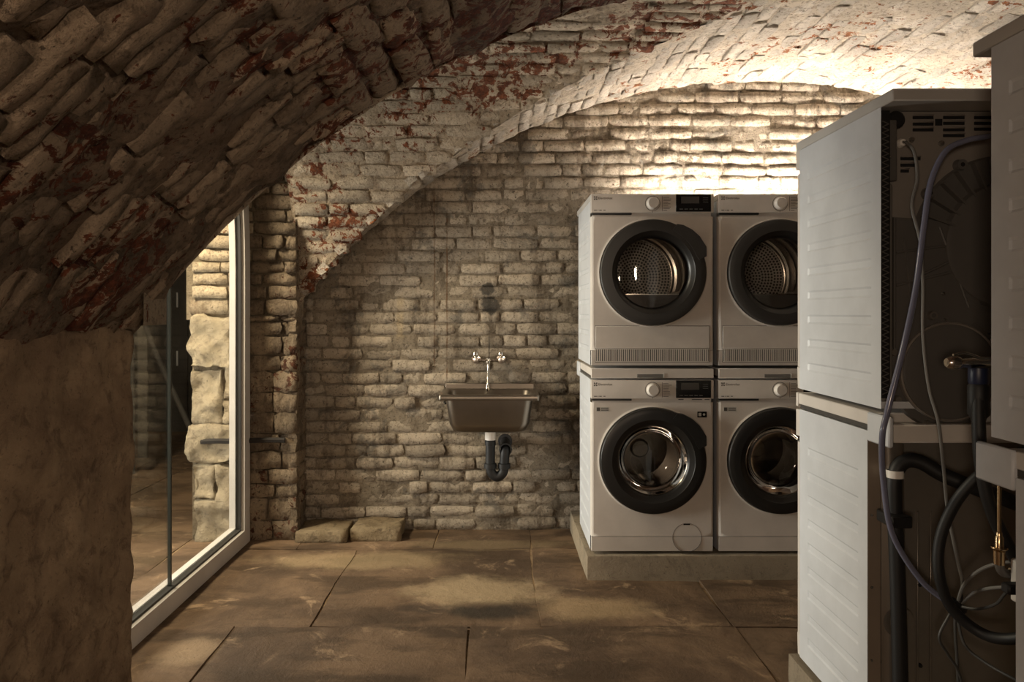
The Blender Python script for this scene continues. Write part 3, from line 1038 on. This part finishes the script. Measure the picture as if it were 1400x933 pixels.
    for a, b in ((-.284, -.270), (-.266, -.262), (-.258, -.246), (-.238, -.228)): box(bm, a, b, -.0046, -.0040, .763, .7665)
    obj('model_print', bm, M['greytext'], cp, smooth=False)['kind'] = 'stuff'
    bm = bmesh.new()
    for a, b, z in ((.125, .150, .747), (.190, .240, .747), (.252, .276, .747)): box(bm, a, b, -.0045, -.0035, z, z + .004)
    obj('button_print', bm, M['lighttext' if dry else 'greytext'], cp, smooth=False)['kind'] = 'stuff'
    # door
    dg = obj('door_rim', L([(.262, .004), (.266, -.004), (.259, -.007), (.256, -.001)], c=(0, 0, cz), seg=64), M['front_enamel'], t)
    ro = .255
    dr = obj('door', L([(ro, .012), (ro, -.026), (ro - .002, -.0295), (ro - .006, -.031), (.225, -.033), (.200, -.033)], c=(0, 0, cz), seg=72), M['ring' if dry else 'ring_in'], t)
    ri = .172 if dry else .166
    obj('door_bezel', L([(.2005, -.0335), (.196, -.029), (ri + .012, -.022), (ri, -.010), (ri - .004, .03)], c=(0, 0, cz), seg=64), M['ring_in'], dr)
    # door handle: wedge on the rim, upper right
    bm = bmesh.new()
    pts = [(ro - .03, 66), (ro + .004, 64), (ro + .014, 58), (ro + .022, 48), (ro + .026, 38), (ro + .026, 26), (ro + .010, 17), (ro - .028, 15)]
    inn = [(ro - .035, a) for a in range(15, 67, 6)]
    poly = [(r_ * math.cos(math.radians(a)), r_ * math.sin(math.radians(a))) for r_, a in pts + inn[1:-1]] if not dry else [(r_ * math.cos(math.radians(a)), r_ * math.sin(math.radians(a))) for r_, a in pts + inn[1:-1]]
    lo = [bm.verts.new((x, -.012, cz + z)) for x, z in poly]; hi = [bm.verts.new((x * .995, -.0365, cz + z * .995)) for x, z in poly]
    for i in range(len(poly)):
        j = (i + 1) % len(poly); bm.faces.new((lo[i], lo[j], hi[j], hi[i]))
    bm.faces.new(hi[::-1])
    obj('door_handle', bm, M['ring_in'] if not dry else M['ring'], dr, angle=30)
    if dry:
        obj('door_glass', L([(0, -.016), (.09, -.015), (.15, -.012), (ri, -.006)], c=(0, 0, cz), seg=48), M['glass'], dr)
        obj('drum', L([(.178, .03), (.178, .05), (.235, .06), (.235, .16), (.231, .165), (.235, .17), (.235, .26), (.231, .265), (.235, .27), (.235, .36), (.231, .365), (.235, .37), (.235, .46), (.222, .464)], c=(0, 0, cz), seg=48), M['steel'], t)
        obj('drum_step', L([(.2225, .4635), (.215, .458), (.207, .4635), (.204, .4635)], c=(0, 0, cz), seg=48), M['steel'], t)
        obj('drum_back', L([(.205, .463), (.12, .468), (0, .470)], c=(0, 0, cz), seg=40), M['perf'], t)
        lo_ = bmesh.new()
        # filter housing across the lower part of the opening
        n = 20
        f_ = []
        zc_ = -.105
        a0 = math.asin(zc_ / (ri + .004))
        for i in range(n + 1):
            a = PI - a0 + (PI + 2 * a0) * i / n
            f_.append(((ri + .004) * math.cos(a), (ri + .004) * math.sin(a)))
        A = [lo_.verts.new((x, .012, cz + z)) for x, z in f_]; Bq = [lo_.verts.new((x, .07, cz + z)) for x, z in f_]
        lo_.faces.new(A); lo_.faces.new(Bq[::-1]); lo_.faces.new((A[0], Bq[0], Bq[-1], A[-1]))
        fl = obj('filter_housing', lo_, M['plastic_grey'], t, smooth=False)
        obj('filter_edge', B(-.13, .13, .008, .016, cz + zc_ - .002, cz + zc_ + .003), M['steel'], fl, smooth=False)
        for i in range(3):
            a = PI / 2 + 2 * PI * i / 3 + .5
            bm = B(-.012, .012, .08, .35, -.04, 0, bev=.008, seg=2)
            bm.transform(Matrix.Translation((0, 0, cz)) @ Matrix.Rotation(a, 4, 'Y') @ Matrix.Translation((0, 0, .235)))
            obj('drum_paddle', bm, M['steel'], t)
        # lower flap and grille
        fp = obj('filter_flap', B(-.276, .276, -.0025, .004, .095, .203, bev=.0012), M['front_enamel'], t)
        obj('flap_seam', B(-.278, .278, -.0004, .003, .027, .205), M['seam'], t, smooth=False)
        gp = obj('grille', B(-.276, .276, -.0018, .002, .029, .0935), M['front_enamel'], t, smooth=False)
        obj('grille_backing', B(-.272, .272, -.0022, -.0005, .033, .090), M['slot'], gp, smooth=False)
        bm = bmesh.new()
        nb = 58
        for i in range(nb): 
            x = -.271 + .542 * (i + .5) / nb
            box(bm, x - .0026, x + .0026, -.005, -.002, .032, .091)
        g = obj('grille_bars', bm, M['front_enamel'], gp, smooth=False)
    else:
        # bulging porthole glass with a flat top, rubber gasket, drum
        obj('door_glass', L([(0, .085), (.08, .082), (.125, .070), (.148, .045), (.158, .012), (ri, -.008)], c=(0, 0, cz), seg=48), M['glass'], dr)
        obj('door_rim_trim', L([(ri - .002, -.010), (ri + .001, -.014), (ri + .003, -.013)], c=(0, 0, cz), seg=48), M['drum_dark'], dr)
        obj('gasket', L([(.178, .03), (.185, .05), (.165, .075), (.162, .10), (.175, .11)], c=(0, 0, cz), seg=48), M['gasket'], t)
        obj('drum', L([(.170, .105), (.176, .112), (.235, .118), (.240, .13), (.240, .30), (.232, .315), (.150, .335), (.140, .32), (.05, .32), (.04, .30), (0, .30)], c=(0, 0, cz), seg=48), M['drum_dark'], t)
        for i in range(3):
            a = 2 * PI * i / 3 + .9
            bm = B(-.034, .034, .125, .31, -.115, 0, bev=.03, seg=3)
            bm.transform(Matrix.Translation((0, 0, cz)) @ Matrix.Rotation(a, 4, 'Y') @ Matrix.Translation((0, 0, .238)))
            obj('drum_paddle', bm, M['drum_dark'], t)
        fc = obj('pump_cover', L([(.0692, .004), (.0692, -.0008), (.0705, -.0008), (.0705, .004)], c=(.168, 0, .078), seg=40), M['greytext'], t)
        obj('pump_grip', B(.150, .182, -.0022, -.001, .140, .146), M['slot'], fc, smooth=False)
        sk = obj('energy_sticker', B(-.273, -.208, -.0008, .001, .690, .712), M['lighttext'], t, smooth=False)
        bm = bmesh.new(); box(bm, -.270, -.254, -.0014, -.0006, .693, .710)
        for i in range(3): box(bm, -.249, -.213, -.0014, -.0006, .694 + i * .006, .697 + i * .006)
        obj('sticker_print', bm, M['greytext'], sk, smooth=False)['kind'] = 'stuff'
        sk = obj('badge_sticker', B(.218, .264, -.0008, .001, .662, .690), M['display'], t, smooth=False)
        bm = bmesh.new(); box(bm, .223, .237, -.0014, -.0006, .668, .684); lathe(bm, [(0, 0), (.006, 0)], (.250, -.0012, .676), seg=12)
        obj('badge_print', bm, M['lighttext'], sk, smooth=False)['kind'] = 'stuff'
    return t

def back_dryer(t):
    """back of the dryer: louvred sheet, fan housings, perforated edge; y outwards is +y"""
    D = .54
    yb = .505
    def S(px, py):   # back seen from behind: convert photo pixels to the plane's own x, z
        return (1.3145 - (px - 680) / 513.0, (1.29 - (py - 428) / 513.0) - 1.024)
    bk = obj('back_panel', B(-W2 + .004, W2 - .004, yb - .01, yb, .02, HM - .035), M['back_sheet'], t, smooth=False)
    def lo(px, py):
        x, z = S(px, py); return x, z
    # louvres
    for gx0, gx1, ys in ((1255, 1284, (157, 166, 174)), (1297, 1327, (157, 165, 174, 182)), (1340, 1368, (157, 165, 173)), (1238, 1266, (214, 223, 231)), (1382, 1412, (157, 165, 174))):
        for k, py in enumerate(ys):
            g1 = gx1 if not (gx0 == 1238 and k) else gx1 - 8 * k
            (xa, z), (xb, _) = S(gx0, py), S(g1, py)
            obj('vent_slot', B(xb, xa, yb - .001, yb + .0012, z - .0042, z + .0042, bev=.001), M['slot'], bk)
            obj('vent_hood', B(xb, xa, yb, yb + .006, z + .0035, z + .0075, bev=.002), M['back_sheet'], bk)
    x, z = S(1291, 163.5)
    obj('square_hole', B(x - .0095, x + .0095, yb, yb + .0015, z - .009, z + .009), M['slot'], bk, smooth=False)
    for px, py, r in ((1253, 188, .0075), (1294, 193, .008), (1216, 215, .005), (1214, 165, .005)):
        x, z = S(px, py)
        obj('screw', L([(0, .009), (r * .7, .008), (r, .003), (r, 0)], c=(x, yb + (.02 if px < 1230 else 0), z), seg=12), M['screw'], bk)
    x, z = S(1238, 193)
    obj('cable_clamp', L([(.004, .016), (.009, .015), (.012, .006), (.012, 0)], c=(x, yb, z), seg=14), M['white_pvc'], bk)
    # perforated edge rail and upright
    x0 = W2 - .002
    obj('edge_rail', B(x0 - .024, x0, yb, D - .004, .04, HM - .04), M['slot'], t, smooth=False)
    bm = bmesh.new()
    for i in range(46):
        z = .05 + i * .0158
        for sg in (1, -1):
            a = Vector((x0 - .003, D - .004, z if sg > 0 else z + .0158)); b = Vector((x0 - .021, D - .004, z + .0079))
            tube(bm, [a, b], .0016, sides=4, smooth=False)
    obj('rail_lattice', bm, M['plastic_grey'], t, smooth=False)
    obj('upright', B(x0 - .036, x0 - .026, yb, yb + .022, .03, .61, bev=.002), M['zinc'], t)
    obj('upright', B(x0 - .050, x0 - .022, yb, yb + .02, .62, .785, bev=.003), M['plastic_grey'], t)
    obj('corner_bracket', L([(.0, .02), (.018, .02), (.024, .014), (.024, 0)], c=(x0 - .050, yb, HM - .060), seg=16), M['black'], t)
    # fan housing, upper
    cx, cz = S(1378, 335)
    fh = obj('fan_housing', L([(0, .030), (.150, .030), (.164, .026), (.170, .012), (.238, .010), (.244, 0)], c=(cx, yb, cz), seg=56), M['plastic_grey'], t)
    for i in range(14):
        a = math.radians(20 + i * 12)
        bm = B(.152, .238, .008, .030, -.003, .003)
        bm.transform(Matrix.Translation((cx, yb, cz)) @ Matrix.Rotation(-a, 4, 'Y'))
        obj('housing_rib', bm, M['plastic_grey'], fh, smooth=False)
    for a in (35, 62, 95, 128, 160):
        a = math.radians(a)
        c = (cx + .246 * math.cos(a), yb, cz + .246 * math.sin(a))
        if c[0] < -.27 or c[2] > HM - .06: continue
        lug = obj('housing_lug', L([(.006, .018), (.014, .018), (.017, 0)], c=c, seg=14), M['plastic_grey'], fh)
        obj('lug_hole', L([(0, .017), (.0062, .0175)], c=c, seg=10), M['slot'], lug)
    # moulded back cover between the housings
    bm = bmesh.new()
    pts = [S(*p) for p in ((1224, 296), (1290, 300), (1330, 330), (1345, 430), (1322, 452), (1300, 442), (1262, 452), (1224, 480))]
    A = [bm.verts.new((x, yb, z)) for x, z in pts]; Bv = [bm.verts.new((x, yb + .022, z)) for x, z in pts]
    bm.faces.new(Bv)
    for i in range(len(pts)):
        j = (i + 1) % len(pts); bm.faces.new((A[i], A[j], Bv[j], Bv[i]))
    bmesh.ops.bevel(bm, geom=[e for e in bm.edges if e.verts[0] in Bv and e.verts[1] in Bv], offset=.004, segments=2, affect='EDGES')
    cv_ = obj('back_cover', bm, M['plastic_grey'], t)
    for pa, pb in (((1226, 345), (1300, 335)), ((1226, 390), (1300, 372)), ((1236, 325), (1250, 440)), ((1285, 310), (1325, 420)), ((1262, 375), (1310, 352))):
        (xa, za), (xb, zb_) = S(*pa), S(*pb)
        tb = tube(bmesh.new(), [(xa, yb + .022, za), (xb, yb + .022, zb_)], .004, sides=6, smooth=False)
        obj('cover_rib', tb, M['plastic_grey'], cv_)
    c = S(1274, 431)
    obj('cover_boss', L([(.006, .034), (.011, .034), (.013, .018)], c=(c[0], yb, c[1]), seg=16), M['zinc'], cv_)
    for p in ((1290, 401), (1292, 437)):
        c = S(*p); obj('cover_screw', L([(0, .027), (.004, .026), (.004, .02)], c=(c[0], yb, c[1]), seg=10), M['screw'], cv_)
    # lower round cover
    cx, cz = S(1297, 508)
    rc = obj('blower_cover', L([(0, .034), (.118, .034), (.128, .030), (.131, .020), (.131, .014), (.152, .012), (.156, 0)], c=(cx, yb, cz), seg=56), M['plastic_grey'], t)
    obj('cover_rim', L([(.126, .033), (.1295, .037), (.133, .033), (.133, .02)], c=(cx, yb, cz), seg=56), M['back_sheet'], rc)
    for a in (148, 20, 205, 240, 290, 330, 100):
        a = math.radians(a)
        lug = obj('cover_lug', L([(0, .020), (.008, .020), (.012, .010), (.012, 0)], c=(cx + .150 * math.cos(a), yb, cz + .150 * math.sin(a)), seg=12), M['zinc'], rc)

def back_washer(t):
    D = .47
    def S(px, py):
        return (1.3145 - (px - 680) / 497.0, (1.29 - (py - 428) / 497.0) - .123)
    yb = D - .004
    bk = obj('back_panel', B(-W2 + .002, W2 - .002, yb - .02, yb - .012, .02, HM - .01), M['zinc'], t, smooth=False)
    fl = obj('flange', B(W2 - .040, W2 - .002, yb - .012, yb, .015, HM - .02, bev=.002), M['flange'], t)
    for py in (704, 803, 903):
        x, z = S(1192.5, py)
        obj('rivet', L([(0, .003), (.003, .002), (.004, 0)], c=(x, yb, z), seg=10), M['screw'], fl)
    # pressed channel beside the flange
    bm = bmesh.new()
    pr = [(W2 - .040, 0), (W2 - .046, .004), (W2 - .055, .012), (W2 - .066, .015), (W2 - .082, .012), (W2 - .10, .004), (W2 - .11, -.012)]
    V = [[bm.verts.new((x + .003 * math.sin(z * 9) * (0 < i < 6), yb + y, z)) for i, (x, y) in enumerate(pr)] for z in [.02 + .8 * k / 16 for k in range(17)]]
    for a, b in zip(V, V[1:]):
        for i in range(len(pr) - 1): bm.faces.new((a[i], a[i + 1], b[i + 1], b[i]))
    ch = obj('pressed_channel', bm, M['zinc'], t, angle=60)
    obj('dent', L([(.0, -.004), (.012, -.003), (.03, .004), (.042, .002)], c=(S(1226, 848)[0], yb + .011, S(1226, 848)[1]), seg=28), M['zinc'], ch)
    obj('bolt_hole', L([(0, .010), (.011, .010)], c=(S(1222, 848)[0], yb + .010, S(1222, 848)[1]), seg=16), M['slot'], ch)
    for px in (1258, 1276):
        x, _ = S(px, 800)
        obj('pressed_seam', B(x - .003, x + .003, yb - .014, yb - .007, .03, .62, bev=.002), M['zinc'], bk)
    for p in ((1260, 801), (1261, 912), (1205, 805), (1205, 906)):
        x, z = S(*p)
        obj('bolt', L([(0, .008), (.005, .007), (.006, 0)], c=(x, yb - .011, z), seg=8), M['slot'], bk)

def copy_tree(o, parent=None):
    c = o.copy(); COL.objects.link(c); c.parent = parent
    for ch in list(o.children): copy_tree(ch, c)
    return c

PZ = .121
wash = machine('washer'); dryr = machine('dryer')
def kit(label, back=True):
    t = thing('stacking_shelf', label, 'shelf', group='stacking shelves between washer and dryer')
    obj('tray', B(-W2 + .004, W2 - .004, .010, .50, .012, .050, bev=.003), M['front_enamel'], t)
    d = obj('drawer_front', B(-W2 + .001, W2 - .001, -.004, .012, .004, .051, bev=.002), M['front_enamel'], t)
    obj('drawer_grip', B(-.075, .052, -.0055, -.003, .006, .024, bev=.001), M['cable_grey'], d)
    obj('drawer_lip', B(.052, .056, -.007, -.003, .006, .026), M['lighttext'], d, smooth=False)
    for sx in (-1, 1):
        bm = bmesh.new()
        box(bm, sx * (W2 + .004) if sx < 0 else W2 - .010, -W2 + .010 if sx < 0 else W2 + .004, .474, .585, -.030, .050, bev=.004)
        br = obj('bracket', bm, M['enamel'], t)
    obj('rear_rail', B(-W2 + .012, W2 - .012, .53, .565, -.020, .028, bev=.004), M['front_enamel'], t)
    obj('gap_filler', B(-W2 + .006, W2 - .006, .02, .50, .0, .013), M['seam'], t, smooth=False)
    return t
kt = kit('x')
G = 'laundry machines in stacks'
def stack(x, y, rz, lw, ld, lk, proto=(None,), w=None, d=None, kx=None):
    for o, z, lab in ((w, PZ, lw), (kx, PZ + .848, lk), (d, PZ + .902, ld)):
        o.location = (x, y, z); o.rotation_euler = (0, 0, rz); o['label'] = lab
w2, d2, k2 = copy_tree(wash), copy_tree(dryr), copy_tree(kt)
w3, d3, k3 = copy_tree(wash), copy_tree(dryr), copy_tree(kt)
back_dryer(d3); back_washer(w3)
w4, d4, k4 = copy_tree(w3), copy_tree(d3), copy_tree(k3)
Y1 = 3.475
stack(.454 + W2, Y1, 0, 'white front-loading washing machine on the plinth right beside the sink', 'white tumble dryer with perforated drum, stacked right beside the sink', 'slim white stacking shelf in the machine stack beside the sink', w=wash, d=dryr, kx=kt)
stack(1.071 + W2, Y1, 0, 'white front-loading washing machine second from the sink along the brick wall', 'white tumble dryer on top of the stack second from the sink', 'slim white stacking shelf in the stack second from the sink', w=w2, d=d2, kx=k2)
stack(1.017 + W2, 2.44, PI, 'white washing machine turned away, showing ribbed side and steel back with drain hose', 'grey-white tumble dryer turned away, showing its louvred back and fan covers', 'stacking shelf with rear bracket below the dryer showing its louvred back', w=w3, d=d3, kx=k3)
stack(1.017 + W2, .936, 0, 'washing machine edge beside the brass valve, under the wide overhanging worktop stack', 'dryer showing only its ribbed side, back to back with the louvred dryer', 'stacking shelf end jutting out above the brass valve', w=w4, d=d4, kx=k4)

# ------------------------------------------------------------------ hoses, cables, taps between the two stacks
def P(px, py, y):
    return Vector(((px - 680) * y / 980, y, 1.29 - (py - 428) * y / 980))
def hose(name, pts, r, mat, label, cat='hose', sides=10, n=7):
    return tag(obj(name, T([P(*p) for p in pts], r, sides=sides, n=n), mat), label, cat)
hose('clear_hose', [(1420, 172, 1.82), (1353, 186, 1.83), (1322, 192, 1.83), (1293, 207, 1.83), (1273, 248, 1.83), (1263, 310, 1.83), (1252, 395, 1.82), (1234, 480, 1.80), (1214, 560, 1.80), (1206, 600, 1.80), (1208, 660, 1.85), (1220, 730, 1.87), (1256, 790, 1.87), (1290, 820, 1.86), (1306, 828, 1.85)], .0075, M['hose_blue'], 'thin shiny blue-grey hose looping down across the dryer back')
hose('power_cable', [(1238, 194, 1.90), (1250, 208, 1.87), (1254, 245, 1.86), (1247, 282, 1.855), (1258, 330, 1.84), (1262, 390, 1.83), (1262, 460, 1.83), (1270, 530, 1.82), (1283, 578, 1.80), (1290, 640, 1.82), (1296, 700, 1.84), (1310, 770, 1.84), (1316, 800, 1.84), (1308, 828, 1.84)], .0042, M['cable_grey'], 'grey cable hanging from the white clamp on the dryer back', 'cable', 8)
dh = thing('drain_hose', 'black drain hose clamped upright on the washing machine back', 'hose')
obj('hose_body', T([P(*p) for p in ((1420, 700, 1.85), (1340, 670, 1.87), (1290, 650, 1.90), (1258, 632, 1.92), (1236, 632, 1.93), (1224, 650, 1.93), (1223, 690, 1.93), (1226, 760, 1.93), (1229, 850, 1.93), (1231, 940, 1.93), (1232, 985, 1.93))], .0195, sides=14), M['rubber'], dh)
obj('hose_clip', B(*(lambda a, b: (a.x, b.x, 1.885, 1.965, b.z, a.z))(P(1210, 702, 1.92), P(1238, 718, 1.92)), bev=.003), M['black'], dh)
p = P(1223.5, 648, 1.93)
obj('hose_clamp', L([(.0205, -.010), (.0222, -.010), (.0222, .010), (.0205, .010)], c=tuple(p), axis='z', seg=20), M['white_pvc'], dh)
hose('supply_hose', [(1440, 610, 1.74), (1385, 622, 1.74), (1345, 645, 1.75), (1308, 685, 1.78), (1286, 735, 1.80), (1284, 785, 1.80), (1300, 830, 1.80), (1335, 862, 1.78), (1370, 874, 1.74), (1420, 868, 1.68), (1470, 850, 1.66)], .0135, M['rubber'], 'thick black hose drooping in a wide loop behind the washing machine')
hose('inlet_hose', [(1338, 520, 1.655), (1338, 580, 1.64), (1342, 640, 1.64), (1356, 700, 1.64), (1386, 760, 1.64), (1425, 820, 1.64)], .0145, M['rubber'], 'straight black hose running down from the chrome tap to the brass valve')
hose('thin_cable', [(1308, 828, 1.84), (1318, 800, 1.80), (1340, 780, 1.74), (1370, 770, 1.68), (1420, 768, 1.62)], .0042, M['cable_grey'], 'grey cable arching up from the bundle to the brass valve', 'cable', 8)
hose('thin_cable', [(1310, 829, 1.84), (1330, 812, 1.80), (1352, 805, 1.74), (1385, 803, 1.68), (1425, 803, 1.62)], .0042, M['cable_grey'], 'grey cable leaving the bundle towards the black plug', 'cable', 8)
hose('thin_cable', [(1306, 828, 1.84), (1335, 833, 1.79), (1362, 826, 1.73), (1380, 808, 1.69), (1420, 800, 1.63)], .0036, M['cable_dark'], 'thin dark cable sagging below the black plug', 'cable', 8)
hose('thin_cable', [(1306, 828, 1.84), (1296, 845, 1.83), (1284, 872, 1.83), (1296, 895, 1.83), (1310, 918, 1.83), (1322, 960, 1.83), (1326, 990, 1.83)], .0036, M['cable_dark'], 'thin cable kinked outwards below the bundle', 'cable', 8)
hose('thin_cable', [(1306, 830, 1.845), (1306, 865, 1.84), (1309, 910, 1.84), (1312, 990, 1.84)], .0036, M['cable_dark'], 'thin cable hanging straight down below the bundle', 'cable', 8)
hose('thin_cable', [(1307, 832, 1.835), (1318, 880, 1.82), (1345, 905, 1.78), (1385, 928, 1.72), (1420, 945, 1.68)], .0036, M['cable_dark'], 'thin cable curving sideways below the wide hose loop', 'cable', 8)
cb = thing('cable_tie', 'black tie gathering the cables behind the washing machine', 'cable tie', P(1306, 828, 1.842))
obj('band', T([(-.016, .0, .013), (.0, -.006, .004), (.018, -.002, -.012)], .012), M['black'], cb)
obj('tail', T([(.0, -.012, .01), (.006, -.016, .022), (.004, -.018, .036)], .003), M['black'], cb)

tap = thing('chrome_tap', 'chrome hose tap with dark blue collar between the machines', 'tap', P(1330, 496, 1.655))
obj('spout', L([(0, -.062), (.010, -.061), (.016, -.054), (.0175, -.040), (.0165, -.034), (.013, -.030), (.0125, .0), (.009, .012), (.008, .06), (.008, .40)], c=(0, 0, 0), axis='x', seg=24), M['chrome'], tap)
obj('lever', T([(-.045, .0, .017), (-.020, 0, .022), (.012, 0, .012), (.020, 0, .010), (.06, 0, .010)], .004), M['chrome'], tap)
obj('collar', L([(.0, -.012), (.020, -.012), (.021, -.020), (.021, -.045), (.019, -.050)], c=(.013, 0, 0), axis='z', seg=20), M['blue'], tap)
obj('connector', L([(.019, -.048), (.0225, -.055), (.0225, -.12), (.016, -.128), (.0145, -.135)], c=(.013, 0, 0), axis='z', seg=20), M['rubber'], tap)
obj('riser', T([(.40, 0, .0), (.40, 0, -1.05)], .011, smooth=False), M['chrome'], tap)
vl = thing('brass_valve', 'small brass angle valve on a thin upright pipe behind the hose', 'valve', P(1366, 735, 1.60))
obj('pipe', T([(0, 0, -.02), (0, 0, .14)], .0042, smooth=False), M['brass'], vl)
obj('body', L([(.0, -.062), (.011, -.060), (.012, -.03), (.0085, -.026), (.0085, .0), (.006, .004), (.006, .012), (.0, .014)], axis='z', seg=16), M['brass'], vl)
obj('collar', L([(.0, -.026), (.016, -.026), (.017, -.0235), (.016, -.021), (.0, -.021)], axis='z', seg=18), M['brass'], vl)
obj('elbow', T([(0, 0, -.055), (.003, 0, -.072), (.016, 0, -.082), (.034, 0, -.080)], .0095), M['plastic_grey'], vl)
obj('nut', L([(.0, -.018), (.012, -.018), (.012, .014), (.0, .014)], c=(.044, 0, -.080), axis='x', seg=6), M['chrome'], vl)
obj('outlet', T([(.05, 0, -.080), (.40, 0, -.080)], .008, smooth=False), M['chrome'], vl)
sbx = thing('socket_box', 'small white wall box with black plug at the machine edge', 'socket box', P(1400, 800, 1.56))
obj('housing', B(-.010, .06, -.02, .03, -.045, .05, bev=.004), M['white_pvc'], sbx)
obj('plug', B(-.055, .0, -.030, -.004, -.012, .010, bev=.004), M['rubber'], sbx)

# ------------------------------------------------------------------ sink, tap and trap
sk = thing('utility_sink', 'brushed steel utility sink hung on the whitewashed brick wall', 'sink', (-.045, YW - .015, .843))
def sink():
    # basin: inside and outside skins with rounded corners
    bm = bmesh.new()
    def rr(w, d, cy, r, z, n=6):
        pts = []
        for cx_, cy_, a0 in ((w - r, -d + r, -PI / 2), (w - r, d - r, 0), (-w + r, d - r, PI / 2), (-w + r, -d + r, PI)):
            for i in range(n + 1):
                a = a0 + PI / 2 * i / n
                pts.append((cx_ + r * math.cos(a), cy + cy_ + r * math.sin(a), z))
        return pts
    cy = -.20
    loops = [rr(.272, .178, -.188, .012, -.030), rr(.274, .180, -.188, .014, -.026), rr(.274, .180, -.188, .014, -.004), rr(.270, .176, -.188, .012, 0.0), rr(.238, .136, cy, .045, 0.0), rr(.232, .130, cy, .045, -.006), rr(.218, .120, cy, .05, -.16), rr(.196, .10, cy, .06, -.200), rr(.05, .03, cy, .029, -.206)]
    outer = [rr(.272, .178, -.188, .012, -.030), rr(.240, .138, cy, .048, -.030), rr(.222, .124, cy, .05, -.165), rr(.205, .108, cy, .06, -.205), rr(.19, .094, cy, .06, -.214), rr(.05, .03, cy, .029, -.218)]
    for Ls in (loops, outer):
        V = [[bm.verts.new(p) for p in l] for l in Ls]
        for a, b in zip(V, V[1:]):
            for i in range(len(a)):
                j = (i + 1) % len(a); bm.faces.new((a[i], a[j], b[j], b[i]))
        bm.faces.new(V[-1])
    return bm
obj('basin', sink(), M['sink_steel'], sk, angle=50)
obj('upstand', B(-.262, .262, -.016, .010, -.01, .030, bev=.003), M['sink_steel'], sk)
obj('bracket', T([(-.262, -.02, -.07), (-.262, -.10, -.072), (-.250, -.16, -.07)], .006), M['black'], sk)
obj('drain_ring', L([(.0, -.2045), (.03, -.2045), (.032, -.207)], c=(0, -.20, 0), axis='z', seg=20), M['chrome'], sk)
mx = thing('wall_mixer', 'chrome wall mixer tap with two knobs above the sink', 'tap', (-.053, YW - .01, 1.012))
obj('bar', T([(-.066, -.055, .0), (.066, -.055, .0)], .0105, smooth=False, sides=14), M['chrome'], mx)
for sx in (-1, 1):
    v = obj('valve', L([(.0, -.110), (.0165, -.108), (.019, -.095), (.0175, -.075), (.014, -.060), (.016, -.045), (.012, -.035), (.012, -.006), (.026, -.004), (.028, .002)], c=(sx * .074, 0, .002), seg=20), M['chrome'], mx)
    kb = obj('knob', L([(.0, .046), (.012, .045), (.0175, .038), (.0185, .026), (.014, .016), (.010, .010), (.010, 0)], c=(sx * .074, -.070, .006), axis='z', seg=16), M['chrome'], mx)
obj('spout_hub', L([(0, .016), (.012, .014), (.014, .004), (.014, -.012), (.010, -.022)], c=(0, -.058, -.002), axis='z', seg=18), M['chrome'], mx)
obj('spout', T([(0, -.060, -.012), (0, -.068, -.060), (-.001, -.080, -.10), (-.002, -.10, -.135), (-.003, -.105, -.150)], .0082, sides=12), M['chrome'], mx)
obj('nozzle', L([(.0085, .012), (.0115, .008), (.012, -.020), (.010, -.024), (.0, -.024)], c=(-.003, -.105, -.152), axis='z', seg=16), M['chrome'], mx)
tr = thing('sink_trap', 'black plastic waste trap with white collar under the sink', 'trap', (-.040, YW - .215, .63))
obj('tail_piece', L([(.040, .004), (.033, -.002), (.030, -.008), (.030, -.058), (.0, -.058)], axis='z', seg=24), M['white_pvc'], tr)
obj('trap_pipe', T([(0, 0, -.05), (0, 0, -.12), (0, 0, -.20), (.008, 0, -.245), (.038, 0, -.268), (.070, 0, -.245), (.078, .0, -.20), (.082, .0, -.14), (.086, .012, -.115), (.086, .05, -.104), (.086, .21, -.10)], .0275, sides=18), M['rubber'], tr)
for c, ax, r in (((0, 0, -.075), 'z', .031), ((0, 0, -.205), 'z', .036), ((.078, 0, -.205), 'z', .036), ((.086, .0, -.112), 'y', .037)):
    obj('union_nut', L([(r * .8, -.016), (r, -.013), (r, .013), (r * .8, .016)], c=c, axis=ax, seg=16), M['rubber'], tr, angle=25)
obj('wall_flange', L([(.028, -.02), (.042, -.016), (.042, .0)], c=(.086, .20, -.10), axis='y', seg=20), M['rubber'], tr)

# ------------------------------------------------------------------ light bar along the wall, hidden behind the machine tops
lb = thing('light_bar', 'long upward-facing light bar on the brick wall behind the dryers', 'lamp', (1.85, YW - .15, 1.875))
obj('housing', B(-1.0, 1.0, -.04, .15, -.03, .012, bev=.003), M['lamp'], lb)
obj('diffuser', B(-.99, .99, -.035, .035, .010, .020), M['led'], lb, smooth=False)
